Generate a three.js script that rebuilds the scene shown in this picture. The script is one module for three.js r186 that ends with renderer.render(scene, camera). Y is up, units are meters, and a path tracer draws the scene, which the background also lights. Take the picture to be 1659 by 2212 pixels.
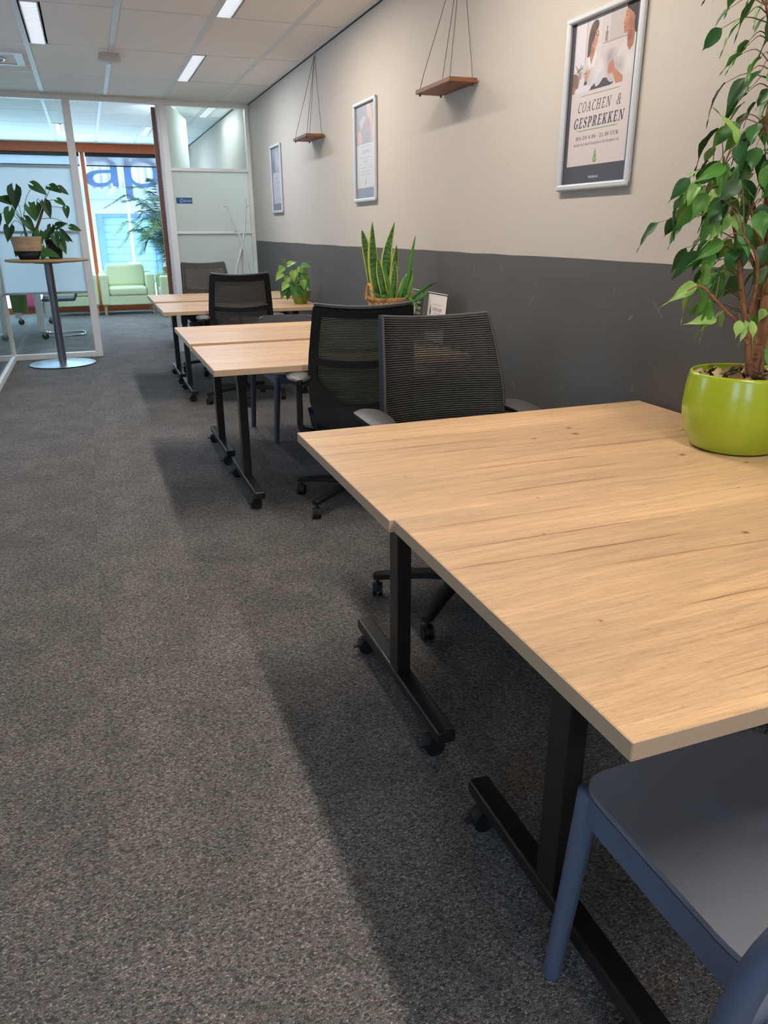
import * as THREE from 'three';
import { RoundedBoxGeometry } from 'three/addons/geometries/RoundedBoxGeometry.js';
import { mergeGeometries, mergeVertices, toCreasedNormals } from 'three/addons/utils/BufferGeometryUtils.js';
import { TextGeometry } from 'three/addons/geometries/TextGeometry.js';
import { FontLoader } from 'three/addons/loaders/FontLoader.js';
import { RectAreaLightUniformsLib } from 'three/addons/lights/RectAreaLightUniformsLib.js';

// ───────────────────────── camera, sky, sun, exposure ─────────────────────────
RectAreaLightUniformsLib.init();
const scene = new THREE.Scene();
const renderer = new THREE.WebGLRenderer({ antialias: true });
renderer.shadowMap.enabled = true;
renderer.toneMapping = THREE.LinearToneMapping;
renderer.toneMappingExposure = 1.54;

const camera = new THREE.PerspectiveCamera(68.61, 1659 / 2212, 0.05, 200);
{
  const X = new THREE.Vector3(0.93729631, -0.00447622, 0.34850478);
  const Y = new THREE.Vector3(0.12665295, 0.93593535, -0.32860926);
  const Z = new THREE.Vector3(-0.32470702, 0.352143505, 0.87781569);
  camera.quaternion.setFromRotationMatrix(new THREE.Matrix4().makeBasis(X, Y, Z));
  camera.position.set(0, 1.319, 0);
}
scene.add(camera);

scene.background = new THREE.Color().setRGB(0.55, 0.85, 1.35);
scene.backgroundIntensity = 4.5;
scene.environmentIntensity = 4.5;
const SUN = 13.0, LAMP = 60.0, LAMP_SIDE = 5.0, LAMP_REAR = 52.0, LAMP_NOOK = 19.0;
const LAMP_COLOR = new THREE.Color().setRGB(1.0, 0.915, 0.82), LAMP_REAR_COLOR = new THREE.Color().setRGB(0.8, 0.94, 1.12), LAMP_COOL = new THREE.Color().setRGB(0.87, 0.95, 1.1);
const sun = new THREE.DirectionalLight(new THREE.Color().setRGB(0.82, 0.95, 1.1), SUN);
sun.position.set(3, 20, -19); sun.target.position.set(0, 0, -22);
sun.castShadow = true; sun.shadow.radius = 1; sun.shadow.mapSize.set(2048, 2048);
Object.assign(sun.shadow.camera, { left: -14, right: 14, top: 14, bottom: -14, near: 1, far: 60 });
sun.name = 'sun';
scene.add(sun, sun.target);

// ───────────────────────── helpers ─────────────────────────
let seed = 12345;
const rnd = () => { seed = (seed * 1664525 + 1013904223) >>> 0; return seed / 4294967296; };
const rr = (a, b) => a + (b - a) * rnd();
const V = (x, y, z) => new THREE.Vector3(x, y, z);
const used = {};
function numbered(n) { const k = used[n] = (used[n] || 0) + 1; return k === 1 ? n : n + '_' + String(k - 1).padStart(3, '0'); }
function thing(name, label, category, pos = [0, 0, 0], turn = 0, group) {
  const o = new THREE.Group(); o.name = numbered(name); scene.add(o);
  o.position.set(...pos); o.rotation.y = turn; o.userData = { label, category };
  if (group) o.userData.group = group;
  return o;
}
function part(name, geo, mat, parent, pos, rot) {
  const m = new THREE.Mesh(Array.isArray(geo) ? merge(geo) : geo, mat); m.name = name; parent.add(m);
  if (pos) m.position.set(...pos); if (rot) m.rotation.set(...rot);
  return m;
}
function sub(name, parent, pos, rot) { const g = new THREE.Group(); g.name = name; parent.add(g); if (pos) g.position.set(...pos); if (rot) g.rotation.set(...rot); return g; }
function struct(name, geo, mat, pos) {
  const m = new THREE.Mesh(Array.isArray(geo) ? merge(geo) : geo, mat); m.name = name; m.userData = { kind: 'structure' }; scene.add(m);
  if (pos) m.position.set(...pos); return m;
}
function structGroup(name) { const g = new THREE.Group(); g.name = name; g.userData = { kind: 'structure' }; scene.add(g); return g; }
function copyOf(o, pos, turn, label, group) {
  const c = o.clone(); c.userData = { ...o.userData, label }; if (group) c.userData.group = group;
  c.name = numbered(o.name.replace(/_\d{3}$/, '')); scene.add(c);
  c.position.set(...pos); c.rotation.set(0, turn, 0); return c;
}
function merge(gs) {
  return mergeGeometries(gs.map((g) => {
    let q = g.index ? g.toNonIndexed() : g.clone();
    for (const k of Object.keys(q.attributes)) if (!['position', 'normal', 'uv'].includes(k)) q.deleteAttribute(k);
    if (!q.attributes.uv) q.setAttribute('uv', new THREE.BufferAttribute(new Float32Array(q.attributes.position.count * 2), 2));
    return q;
  }));
}
const at = (g, x, y, z) => g.translate(x, y, z);
// box given by its limits, edges rounded by r
function lim(x0, x1, y0, y1, z0, z1, r = 0.002) {
  const w = Math.abs(x1 - x0), h = Math.abs(y1 - y0), d = Math.abs(z1 - z0);
  const g = r > 0 ? new RoundedBoxGeometry(w, h, d, 2, Math.min(r, w / 2.01, h / 2.01, d / 2.01)) : new THREE.BoxGeometry(w, h, d);
  return g.translate((x0 + x1) / 2, (y0 + y1) / 2, (z0 + z1) / 2);
}
function rbox(w, h, d, r = 0.003, seg = 2) { return new RoundedBoxGeometry(w, h, d, seg, Math.min(r, w / 2.01, h / 2.01, d / 2.01)); }
function cyl(r0, r1, h, n = 20) { return new THREE.CylinderGeometry(r1, r0, h, n); }  // r0 bottom, r1 top
function lathe(pts, n = 40) { return new THREE.LatheGeometry(pts.map((p) => new THREE.Vector2(p[0], p[1])), n); }
// tapered tube along points with radius function
function limb(pts, rf, n = 16, k = 8, closed = false) {
  const c = new THREE.CatmullRomCurve3(pts.map((p) => p.isVector3 ? p : V(...p)), closed, 'centripetal');
  const fr = c.computeFrenetFrames(n, closed), pos = [], idx = [], uv = [];
  for (let i = 0; i <= n; i++) {
    const t = i / n, p = c.getPoint(t), r = typeof rf === 'number' ? rf : rf(t), N = fr.normals[i], B = fr.binormals[i];
    for (let j = 0; j <= k; j++) {
      const a = j / k * Math.PI * 2, s = Math.sin(a) * r, q = Math.cos(a) * r;
      pos.push(p.x + N.x * q + B.x * s, p.y + N.y * q + B.y * s, p.z + N.z * q + B.z * s); uv.push(j / k, t);
    }
  }
  const m = k + 1;
  for (let i = 0; i < n; i++) for (let j = 0; j < k; j++) { const a = i * m + j, b = a + m; idx.push(a, a + 1, b, b, a + 1, b + 1); }
  for (const e of closed ? [] : [0, n]) {   // caps
    const p = c.getPoint(e / n), b0 = pos.length / 3; pos.push(p.x, p.y, p.z); uv.push(0.5, 0.5);
    for (let j = 0; j < k; j++) { const a = e * m + j; e === 0 ? idx.push(b0, a + 1, a) : idx.push(b0, a, a + 1); }
  }
  const g = new THREE.BufferGeometry();
  g.setAttribute('position', new THREE.Float32BufferAttribute(pos, 3)); g.setAttribute('uv', new THREE.Float32BufferAttribute(uv, 2)); g.setIndex(idx);
  g.computeVertexNormals(); return g;
}
// flat bar swept along points (rectangular section w across 'side', h the other way)
function bar(pts, w, h, side = V(1, 0, 0), n = 14) {
  const c = new THREE.CatmullRomCurve3(pts.map((p) => V(...p)), false, 'centripetal'), pos = [], idx = [];
  for (let i = 0; i <= n; i++) {
    const t = i / n, p = c.getPoint(t), T = c.getTangent(t), S = side.clone().addScaledVector(T, -side.dot(T)).normalize(), U = T.clone().cross(S);
    const ww = typeof w === 'function' ? w(t) : w, hh = typeof h === 'function' ? h(t) : h;
    for (const [a, b] of [[1, .7], [.7, 1], [-.7, 1], [-1, .7], [-1, -.7], [-.7, -1], [.7, -1], [1, -.7]]) {
      const q = p.clone().addScaledVector(S, a * ww / 2).addScaledVector(U, b * hh / 2); pos.push(q.x, q.y, q.z);
    }
  }
  for (let i = 0; i < n; i++) for (let j = 0; j < 8; j++) { const a = i * 8 + j, b = i * 8 + (j + 1) % 8; idx.push(a, b, a + 8, a + 8, b, b + 8); }
  for (let j = 1; j < 7; j++) { idx.push(0, j + 1, j); const o = n * 8; idx.push(o, o + j, o + j + 1); }
  let g = new THREE.BufferGeometry(); g.setAttribute('position', new THREE.Float32BufferAttribute(pos, 3)); g.setIndex(idx); g.computeVertexNormals();
  return toCreasedNormals(g, 0.6);
}
// closed slab over a parametric surface P(u,v) in [0,1]^2, thickness th along its normal
function slab(P, th, nu = 16, nv = 16, crease = 0.7) {
  const A = [], e = 1e-3, pos = [], idx = [], uv = [];
  for (let s = 0; s < 2; s++) for (let j = 0; j <= nv; j++) for (let i = 0; i <= nu; i++) {
    const u = i / nu, v = j / nv, p = P(u, v), pu = P(Math.min(u + e, 1), v).sub(P(Math.max(u - e, 0), v)), pv = P(u, Math.min(v + e, 1)).sub(P(u, Math.max(v - e, 0)));
    const n = pu.cross(pv).normalize(); if (s) p.addScaledVector(n, -th); pos.push(p.x, p.y, p.z); uv.push(u, v);
  }
  const m = nu + 1, o = m * (nv + 1);
  for (let j = 0; j < nv; j++) for (let i = 0; i < nu; i++) {
    const a = j * m + i, b = a + 1, c = a + m, d = c + 1; idx.push(a, b, c, c, b, d, a + o, c + o, b + o, c + o, d + o, b + o);
  }
  const edge = (a, b) => idx.push(a, a + o, b, b, a + o, b + o);
  for (let i = 0; i < nu; i++) { edge(i, i + 1); edge(nv * m + i + 1, nv * m + i); }
  for (let j = 0; j < nv; j++) { edge((j + 1) * m, j * m); edge(j * m + nu, (j + 1) * m + nu); }
  const g = new THREE.BufferGeometry(); g.setAttribute('position', new THREE.Float32BufferAttribute(pos, 3)); g.setAttribute('uv', new THREE.Float32BufferAttribute(uv, 2)); g.setIndex(idx);
  return toCreasedNormals(g, crease);
}
function planarUV(g, fn) { const p = g.attributes.position, uv = new Float32Array(p.count * 2), n = g.attributes.normal; for (let i = 0; i < p.count; i++) { const r = fn(p.getX(i), p.getY(i), p.getZ(i), n.getX(i), n.getY(i), n.getZ(i)); uv[2 * i] = r[0]; uv[2 * i + 1] = r[1]; } g.setAttribute('uv', new THREE.BufferAttribute(uv, 2)); return g; }
// value noise
const hash = (x, y, s) => { let h = Math.imul(x | 0, 374761393) ^ Math.imul(y | 0, 668265263) ^ Math.imul(s | 0, 2147483647 ^ 1274126177); h = Math.imul(h ^ (h >>> 13), 1274126177); h ^= h >>> 16; h = Math.imul(h, 2246822519); return ((h ^ (h >>> 13)) >>> 0) / 4294967296; };
function vn(x, y, s) {
  const xi = Math.floor(x), yi = Math.floor(y), fx = x - xi, fy = y - yi, a = fx * fx * (3 - 2 * fx), b = fy * fy * (3 - 2 * fy);
  const p = hash(xi, yi, s), q = hash(xi + 1, yi, s), r = hash(xi, yi + 1, s), t = hash(xi + 1, yi + 1, s);
  return p + (q - p) * a + (r - p) * b + (p - q - r + t) * a * b;
}
const fbm = (x, y, s) => (vn(x, y, s) * 4 + vn(x * 2.1, y * 2.1, s + 1) * 2 + vn(x * 4.3, y * 4.3, s + 2)) / 7;
function pixels(w, h, fn, srgb = true) {
  const d = new Uint8Array(w * h * 4);
  for (let y = 0; y < h; y++) for (let x = 0; x < w; x++) { const c = fn(x, y), i = (y * w + x) * 4; d[i] = c[0]; d[i + 1] = c[1]; d[i + 2] = c[2]; d[i + 3] = 255; }
  const t = new THREE.DataTexture(d, w, h); t.magFilter = THREE.LinearFilter; t.minFilter = THREE.LinearMipmapLinearFilter; t.generateMipmaps = true;
  t.wrapS = t.wrapT = THREE.RepeatWrapping; if (srgb) t.colorSpace = THREE.SRGBColorSpace; t.needsUpdate = true; return t;
}
function canvasTex(w, h, draw) {
  const c = document.createElement('canvas'); c.width = w; c.height = h; draw(c.getContext('2d'), w, h);
  const t = new THREE.CanvasTexture(c); t.colorSpace = THREE.SRGBColorSpace; return t;
}
const S = (o) => new THREE.MeshStandardMaterial(o), P = (o) => new THREE.MeshPhysicalMaterial(o);

// ───────────────────────── materials ─────────────────────────
const clamp = (v) => Math.max(0, Math.min(255, v));
// loop pile carpet: rows of small yarn loops of mixed dark and sandy yarn
function carpetCell(x, y, N) {   // N px per metre tile, loops 7 mm by 4 mm
  const rows = Math.round(N / 3.4), rh = N / rows, r = Math.floor(y / rh), cols = Math.round(N / 6.0), cw = N / cols;
  const off = (r % 2) * 0.5 + hash(r, 7, 3) * 0.3, cx = x / cw + off, k = ((Math.floor(cx) % cols) + cols) % cols, fx = cx - Math.floor(cx) - 0.5, fy = y / rh - r - 0.5;
  return [k, r, Math.max(0, 1 - (fx * fx * 3.4 + fy * fy * 3.2))];
}
const CN = 1024;
const carpetMap = pixels(CN, CN, (x, y) => {
  const [k, r, b] = carpetCell(x + 5 * (vn(x / 7, y / 7, 61) - .5), y + 4 * (vn(x / 8, y / 6, 62) - .5), CN), h = hash(k, r, 11), g = hash(k, r, 12);
  let t = h < 0.2 ? 86 : h < 0.72 ? 119 : h < 0.92 ? 143 : 163; t += (g - 0.5) * 22;
  const w = hash(k, r, 13), s = 0.68 + 0.4 * b, big = 0.93 + 0.14 * vn(x / 128 % 8, y / 128 % 8, 5);
  t *= s * big; return [clamp(t * (1.035 + w * 0.03)), clamp(t), clamp(t * (0.915 + 0.07 * g))];
});
const carpetBump = pixels(CN, CN, (x, y) => { const [k, r, b] = carpetCell(x + 5 * (vn(x / 7, y / 7, 61) - .5), y + 4 * (vn(x / 8, y / 6, 62) - .5), CN); const t = 255 * b * (0.6 + 0.4 * hash(k, r, 15)); return [t, t, t]; }, false);
const M = {};
M.carpet = S({ map: carpetMap, bumpMap: carpetBump, bumpScale: 0.0022, roughness: 0.97 });

// light oak decor: knots, grain, open cracks
function oak(s) {
  const W = 2048, H = 1280, cracks = [];
  for (let i = 0; i < 8; i++) cracks.push([hash(i, 1, s) * 0.85 - 0.1, 0.05 + (i + 0.15 + 0.7 * hash(i, 2, s)) / 8 * 0.72, 0.25 + 0.5 * hash(i, 3, s), (hash(i, 4, s) - 0.5) * 0.02, 0.4 + 0.6 * hash(i, 5, s)]);
  const knots = []; for (let i = 0; i < 15; i++) knots.push([hash(i, 6, s) * 1.29, hash(i, 7, s) * 0.8, 0.002 + 0.006 * hash(i, 8, s) ** 2]);
  return pixels(W, H, (px, py) => {
    const x = px / W * 1.29; let y = py / H * 0.8; let dark = 0;
    for (const [kx, ky, kr] of knots) { const dx = (x - kx) / 1.4, dy = y - ky, d = Math.sqrt(dx * dx + dy * dy); if (d < kr * 9) { y += dy * 0.5 * Math.exp(-d / kr / 2); dark += 0.8 * Math.exp(-((d / kr) ** 2)); } }
    const wob = (vn(x * 3.6, y * 7, s) - 0.5) * 0.05 + (vn(x * 1.3, y * 3, s + 2) - 0.5) * 0.05 + (vn(x * 9, y * 20, s + 3) - 0.5) * 0.006, yy = y + wob;
    const plank = Math.floor((y + 0.03 + (vn(x * 1.2, 0, s + 9) - .5) * 0.012) / 0.2), tone = (hash(plank, 1, s + 20) - 0.5);
    const wide = fbm(x * 1.6, yy * 22, s + 30), fine = vn(x * 13, yy * 240, s + 40), hair = vn(x * 22, y * 620, s + 50), rings = Math.sin((yy * 150 + 3 * vn(x * 1.1, yy * 9, s + 60)) * (1 + 0.3 * tone));
    const pore = vn(x * 55, y * 900, s + 70) > 0.8 ? 1 : 0;
    let v = 1 + 0.07 * tone + 0.12 * (wide - 0.5) + 0.12 * (fbm(x * 0.9, yy * 6, s + 90) - 0.5) + 0.09 * (fine - 0.5) + 0.085 * (hair - 0.5) + 0.03 * rings * vn(x * 3, yy * 14, s + 80) - 0.075 * pore;
    for (const [cx, cy, cl, cs, st] of cracks) {
      const t = (x - cx) / cl; if (t < 0 || t > 1) continue;
      const yc = cy + cs * (t - 0.5) + (vn(x * 4.5, cy * 90, s + 5) - 0.5) * 0.02 + (vn(x * 40, cy * 90, s + 6) - 0.5) * 0.0018, d = Math.abs(py / H * 0.8 - yc), wd = (0.0007 + 0.0018 * vn(x * 14, cy * 50, s + 7)) * Math.min(1, 5 * t, 5 * (1 - t));
      if (d < wd * 2.5) dark += st * 0.75 * Math.exp(-((d / Math.max(wd, 1e-5)) ** 2)); dark += 0.14 * st * Math.exp(-d / 0.009) * Math.min(1, 4 * t, 4 * (1 - t));
    }
    dark = Math.min(dark, 0.85);
    const red = 0.5 + wide; return [clamp(203 * v * (1 - dark * 0.5)), clamp(166 * v * (1 - dark * 0.66) * (1.012 - 0.024 * red / 1.5)), clamp(125 * v * (1 - dark * 0.72) * (1.03 - 0.05 * red / 1.5))];
  });
}
const oakMaps = [oak(101), oak(202)];
M.oak = oakMaps.map((map) => S({ map, roughness: 0.42 }));
M.oakEdge = S({ color: '#cba888', roughness: 0.5 });
M.black = S({ color: '#211e1d', roughness: 0.34 });
M.blackMatt = S({ color: '#171719', roughness: 0.7 });
M.plastic = S({ color: '#1b1918', roughness: 0.6 });
M.pad = S({ color: '#3c393a', roughness: 0.5 });
M.meshThread = S({ color: '#2c2b28', roughness: 0.65 });
M.meshGreen = S({ color: '#333c2c', roughness: 0.65 });
M.meshRear = S({ color: '#4e463f', roughness: 0.7 });
M.seatFabric = S({ color: '#1d1d1f', roughness: 0.95 });
M.rubber = S({ color: '#121213', roughness: 0.6 });
M.steel = S({ color: '#a9abae', metalness: 0.9, roughness: 0.35 });
M.chrome = S({ color: '#d8dade', metalness: 1, roughness: 0.12 });
M.alu = S({ color: '#c9c8c6', metalness: 0.35, roughness: 0.4 });
M.whiteFrame = S({ color: '#f5f0ea', roughness: 0.45 });
M.whiteGloss = S({ color: '#d6d6d6', roughness: 0.35 });
M.glass = P({ color: '#f4faf8', roughness: 0.0, transmission: 1, thickness: 0, ior: 1.5 });
M.frostNook = P({ color: '#f0f2ec', roughness: 1, transmission: 0.85, thickness: 0 });
M.frost = P({ color: '#f0f8fa', roughness: 1, transmission: 0.85, thickness: 0 });
M.blueSeat = S({ color: '#767780', roughness: 0.6 });
M.blueShell = S({ color: '#5d6477', roughness: 0.62 });
M.greySeat = S({ color: '#545157', roughness: 0.6 });
// wall paper with a fine woven relief
const weave = pixels(256, 256, (x, y) => { const t = 150 + 60 * (vn(x / 3, y / 14, 1) - 0.5) + 60 * (vn(x / 14, y / 3, 2) - 0.5) + 30 * (hash(x, y, 3) - 0.5); return [t, t, t]; }, false);
M.wall = S({ color: '#bfb4a6', roughness: 0.9, bumpMap: weave, bumpScale: 0.0006 });
M.wallRear = S({ color: '#e8ece8', roughness: 0.9 });
M.wallGreen = S({ color: '#eef2e8', roughness: 0.85 });
// dark painted lower wall with chalk scratches; spans 11.2 m by 1.2 m
M.chalk = (() => {
  const map = canvasTex(2048, 512, (c, w, h) => {
    const im = c.createImageData(w, h);
    for (let y = 0; y < h; y++) for (let x = 0; x < w; x++) { const t = 83 + 9 * (fbm(x / 90, y / 60, 41) - 0.5) + 7 * (hash(x, y, 42) - 0.5), i = (y * w + x) * 4; im.data[i] = t * 1.02; im.data[i + 1] = t * 0.975; im.data[i + 2] = t * 0.92; im.data[i + 3] = 255; }
    c.putImageData(im, 0, 0);
    let s = 5; const r = () => { s = (s * 16807) % 2147483647; return s / 2147483647; };
    for (let i = 0; i < 230; i++) {
      const x = r() * w, y = r() * h, l = 3 + 22 * r() * r(), a = -1.57 + (r() - 0.5) * 1.6; c.strokeStyle = `rgba(196,190,180,${0.08 + 0.34 * r()})`; c.lineWidth = 0.7 + r() * 0.8;
      c.beginPath(); c.moveTo(x, y); c.quadraticCurveTo(x + l * 0.5 * Math.cos(a) + 3 * (r() - .5), y + l * Math.sin(a), x + l * Math.cos(a), y + 1.6 * l * Math.sin(a)); c.stroke();
    }
    for (let i = 0; i < 26; i++) { const x = r() * w, y = h * (0.25 + 0.7 * r()), l = 8 + 24 * r(); c.strokeStyle = `rgba(20,18,16,${0.2 + 0.35 * r()})`; c.lineWidth = 1; c.beginPath(); c.moveTo(x, y); c.lineTo(x + l, y + 2 * (r() - .5)); c.stroke(); }
  });
  return S({ map, roughness: 0.72 });
})();
M.tile = S({ color: '#f3ebe1', roughness: 0.95, bumpMap: weave, bumpScale: 0.0008 });
M.tileRear = S({ color: '#f2f3f0', roughness: 0.95 });
M.gridBar = S({ color: '#d9d9d6', roughness: 0.5 });
M.sensorCase = S({ color: '#c4b8a8', roughness: 0.6 });
M.mahogany = S({ color: '#b9582c', roughness: 0.5 });
M.doorWood = S({ color: '#7a4430', roughness: 0.45 });
M.blind = P({ color: '#cfd0d6', roughness: 1, transmission: 0.6, thickness: 0 });
M.sofa = S({ color: '#cbd8b0', roughness: 0.95 });
M.birch = S({ color: '#d0a67c', roughness: 0.5 });
M.walnut = (() => S({ map: pixels(256, 64, (x, y) => { const v = 1 + 0.35 * (fbm(x / 40, y / 3, 71) - 0.5) + 0.15 * (vn(x / 6, y, 72) - 0.5); return [clamp(124 * v), clamp(80 * v), clamp(52 * v)]; }), roughness: 0.55 }))();
M.cord = S({ color: '#6e655c', roughness: 0.9 });
M.limeGlaze = P({ color: '#9fb024', roughness: 0.22, clearcoat: 0.25, clearcoatRoughness: 0.15 });
M.oliveGlaze = P({ color: '#84871c', roughness: 0.35, clearcoat: 0.3 });
M.soil = S({ color: '#2b221b', roughness: 1 });
M.bark = S({ map: pixels(64, 256, (x, y) => { const v = 1 + 0.5 * (fbm(x / 8, y / 6, 81) - 0.5) - 0.3 * (vn(x / 20, y / 2.5, 82) > 0.78 ? 1 : 0); return [clamp(140 * v), clamp(98 * v), clamp(66 * v)]; }), roughness: 0.85 });
M.twig = S({ color: '#7d5c42', roughness: 0.8 });
M.bamboo = S({ color: '#c09a62', roughness: 0.6 });
M.dryLeaf = [S({ color: '#a98a5e', roughness: 0.9, side: THREE.DoubleSide }), S({ color: '#7f5d3c', roughness: 0.9, side: THREE.DoubleSide }), S({ color: '#c0aa80', roughness: 0.9, side: THREE.DoubleSide })];
const leafMat = (c, tr = 0.22, ro = 0.42) => P({ color: c, roughness: ro, transmission: 0, thickness: 0, side: THREE.DoubleSide, specularIntensity: 0.6 });
M.ficus = ['#2f5a26', '#3d6d2a', '#4f8030', '#27481f', '#6b9440'].map((c) => leafMat(c));
M.ficusPale = leafMat('#8fb05a');
M.darkLeaf = ['#22401c', '#2d5524', '#3c6a2c'].map((c) => leafMat(c));
M.pothos = ['#6f9a3a', '#4c7f3a', '#86a94a', '#3f6b3a'].map((c) => leafMat(c));
M.palm = ['#3c5f38', '#4c7442', '#31503a', '#6f9148'].map((c) => P({ color: c, roughness: 0.7, transmission: 0.15, thickness: 0, side: THREE.DoubleSide }));
M.petiole = S({ color: '#5b7a44', roughness: 0.6 });
M.snake = S({ map: pixels(64, 512, (x, y) => {
  const u = Math.abs(x / 63 - 0.5) * 2, edge = u > 0.72 + 0.06 * (vn(y / 20, 1, 91) - 0.5), band = vn(y / 9 + u * 1.5, x / 60, 92);
  return edge ? [178 + 16 * band, 186, 84] : band > 0.52 ? [44, 84, 38] : [74, 116, 54];
}), roughness: 0.45, side: THREE.DoubleSide });
M.spider = leafMat('#4c8438');
M.basket = S({ map: pixels(256, 128, (x, y) => { const r = Math.floor(y / 8), f = ((x / 10 + (r % 2) * 0.5) % 1), b = 0.62 + 0.5 * Math.sin(Math.PI * f) * Math.sin(Math.PI * ((y % 8) / 8)); const t = (0.9 + 0.25 * hash(Math.floor(x / 10 + (r % 2) * .5), r, 95)) * b; return [clamp(196 * t), clamp(152 * t), clamp(96 * t)]; }), roughness: 0.9 });
M.rope = S({ color: '#b98f58', roughness: 0.95 });
M.paper = S({ color: '#e6dcd8', roughness: 0.7 });

// ───────────────────────── the setting ─────────────────────────
const XW = 1.8174, HC = 2.6, ZP = -9.1, HR = 2.67, ZW = -14.5;
const floorGeo = planarUV(lim(-4.6, 1.99, -0.12, 0, ZW - 0.2, 3.2, 0), (x, y, z) => [x * 1.0 + 0.13, z * 1.0]);
struct('floor', floorGeo, M.carpet);
const wallUV = (g) => planarUV(g, (x, y, z, nx) => Math.abs(nx) > 0.5 ? [z * 4, y * 4] : [x * 4, y * 4]);
const wr = struct('wall_right', wallUV(lim(XW, XW + 0.18, 0, 2.9, ZW - 0.2, 3.2, 0)), M.wall);
{ // painted lower band, hand-cut top edge, a millimetre proud of the wall
  const sh = new THREE.Shape(), z0 = ZP + 0.02, z1 = 2.1; sh.moveTo(z0, 0.0);
  for (let i = 0; i <= 120; i++) { const z = z0 + (z1 - z0) * i / 120; sh.lineTo(z, 1.206 + 0.006 * (vn(z * 1.7, 0, 33) - 0.5) + 0.004 * (vn(z * 5, 0, 34) - 0.5)); }
  sh.lineTo(z1, 0.0);
  const g = new THREE.ExtrudeGeometry(sh, { depth: 0.0012, bevelEnabled: false });
  g.rotateY(-Math.PI / 2).translate(XW, 0, 0);   // shape x -> world z
  planarUV(g, (x, y, z) => [(z - z0) / 11.2, y / 1.22]);
  part('painted_band', g, M.chalk, wr).userData.label = 'dark grey painted lower band with scratches';
}
const zD = -7.2; // front end of the glazed side partition
{ // left wall of the front room with its windows on the street side
  const op = [[-6.3, -4.8], [1.0, 2.4]], bx = [lim(-3.2, -3.02, 0, 0.85, zD, 3.2, 0), lim(-3.2, -3.02, 2.35, 2.9, zD, 3.2, 0)]; let z = zD;
  for (const [a, b] of [...op, [3.2, 3.2]]) { bx.push(lim(-3.2, -3.02, 0.85, 2.35, z, a, 0)); z = b; }
  struct('wall_left', wallUV(merge(bx)), M.wall);
  op.forEach(([a, b], i) => {
    const w = structGroup('window_' + (5 + i));
    for (const q of [a + 0.03, (a + b) / 2, b - 0.03]) part('mullion', lim(-3.16, -3.08, 0.85, 2.35, q - 0.03, q + 0.03, 0.003), M.whiteFrame, w);
    part('window_sill', lim(-3.16, -2.96, 0.82, 0.86, a, b, 0.004), M.whiteFrame, w); part('header', lim(-3.16, -3.08, 2.29, 2.35, a, b, 0.003), M.whiteFrame, w);
    part('pane', lim(-3.123, -3.117, 0.86, 2.29, a + 0.06, b - 0.06, 0), M.glass, w);
  });
}
{ // wall behind the viewer with one wide window
  struct('wall_back', wallUV(merge([lim(-3.2, XW + 0.18, 0, 0.85, 3.02, 3.2, 0), lim(-3.2, XW + 0.18, 2.35, 2.9, 3.02, 3.2, 0), lim(-3.2, -1.9, 0.85, 2.35, 3.02, 3.2, 0), lim(-0.6, XW + 0.18, 0.85, 2.35, 3.02, 3.2, 0)])), M.wall);
  const w = structGroup('window_7');
  for (const q of [-1.87, -0.63]) part('mullion', lim(q - 0.03, q + 0.03, 0.85, 2.35, 3.08, 3.16, 0.003), M.whiteFrame, w);
  part('window_sill', lim(-1.9, -0.6, 0.82, 0.86, 2.96, 3.16, 0.004), M.whiteFrame, w); part('header', lim(-1.9, -0.6, 2.29, 2.35, 3.08, 3.16, 0.003), M.whiteFrame, w);
  part('pane', lim(-1.84, -0.66, 0.86, 2.29, 3.117, 3.123, 0), M.glass, w);
}
struct('wall_partition', wallUV(lim(-4.5, -0.92, 0, 2.9, zD - 0.1, zD, 0)), M.wallRear);
struct('wall_left_rear', wallUV(lim(-4.6, -4.42, 0, 2.9, ZW - 0.2, zD, 0)), M.wallRear);
{ // canted wall behind the fixed glazing
  const g = new THREE.BoxGeometry(1.46, 2.6, 0.05); const m = struct('wall_canted', g, M.wallGreen, [1.115, 1.3, -9.88]); m.rotation.y = Math.atan2(1.34, 0.36);
}

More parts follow.
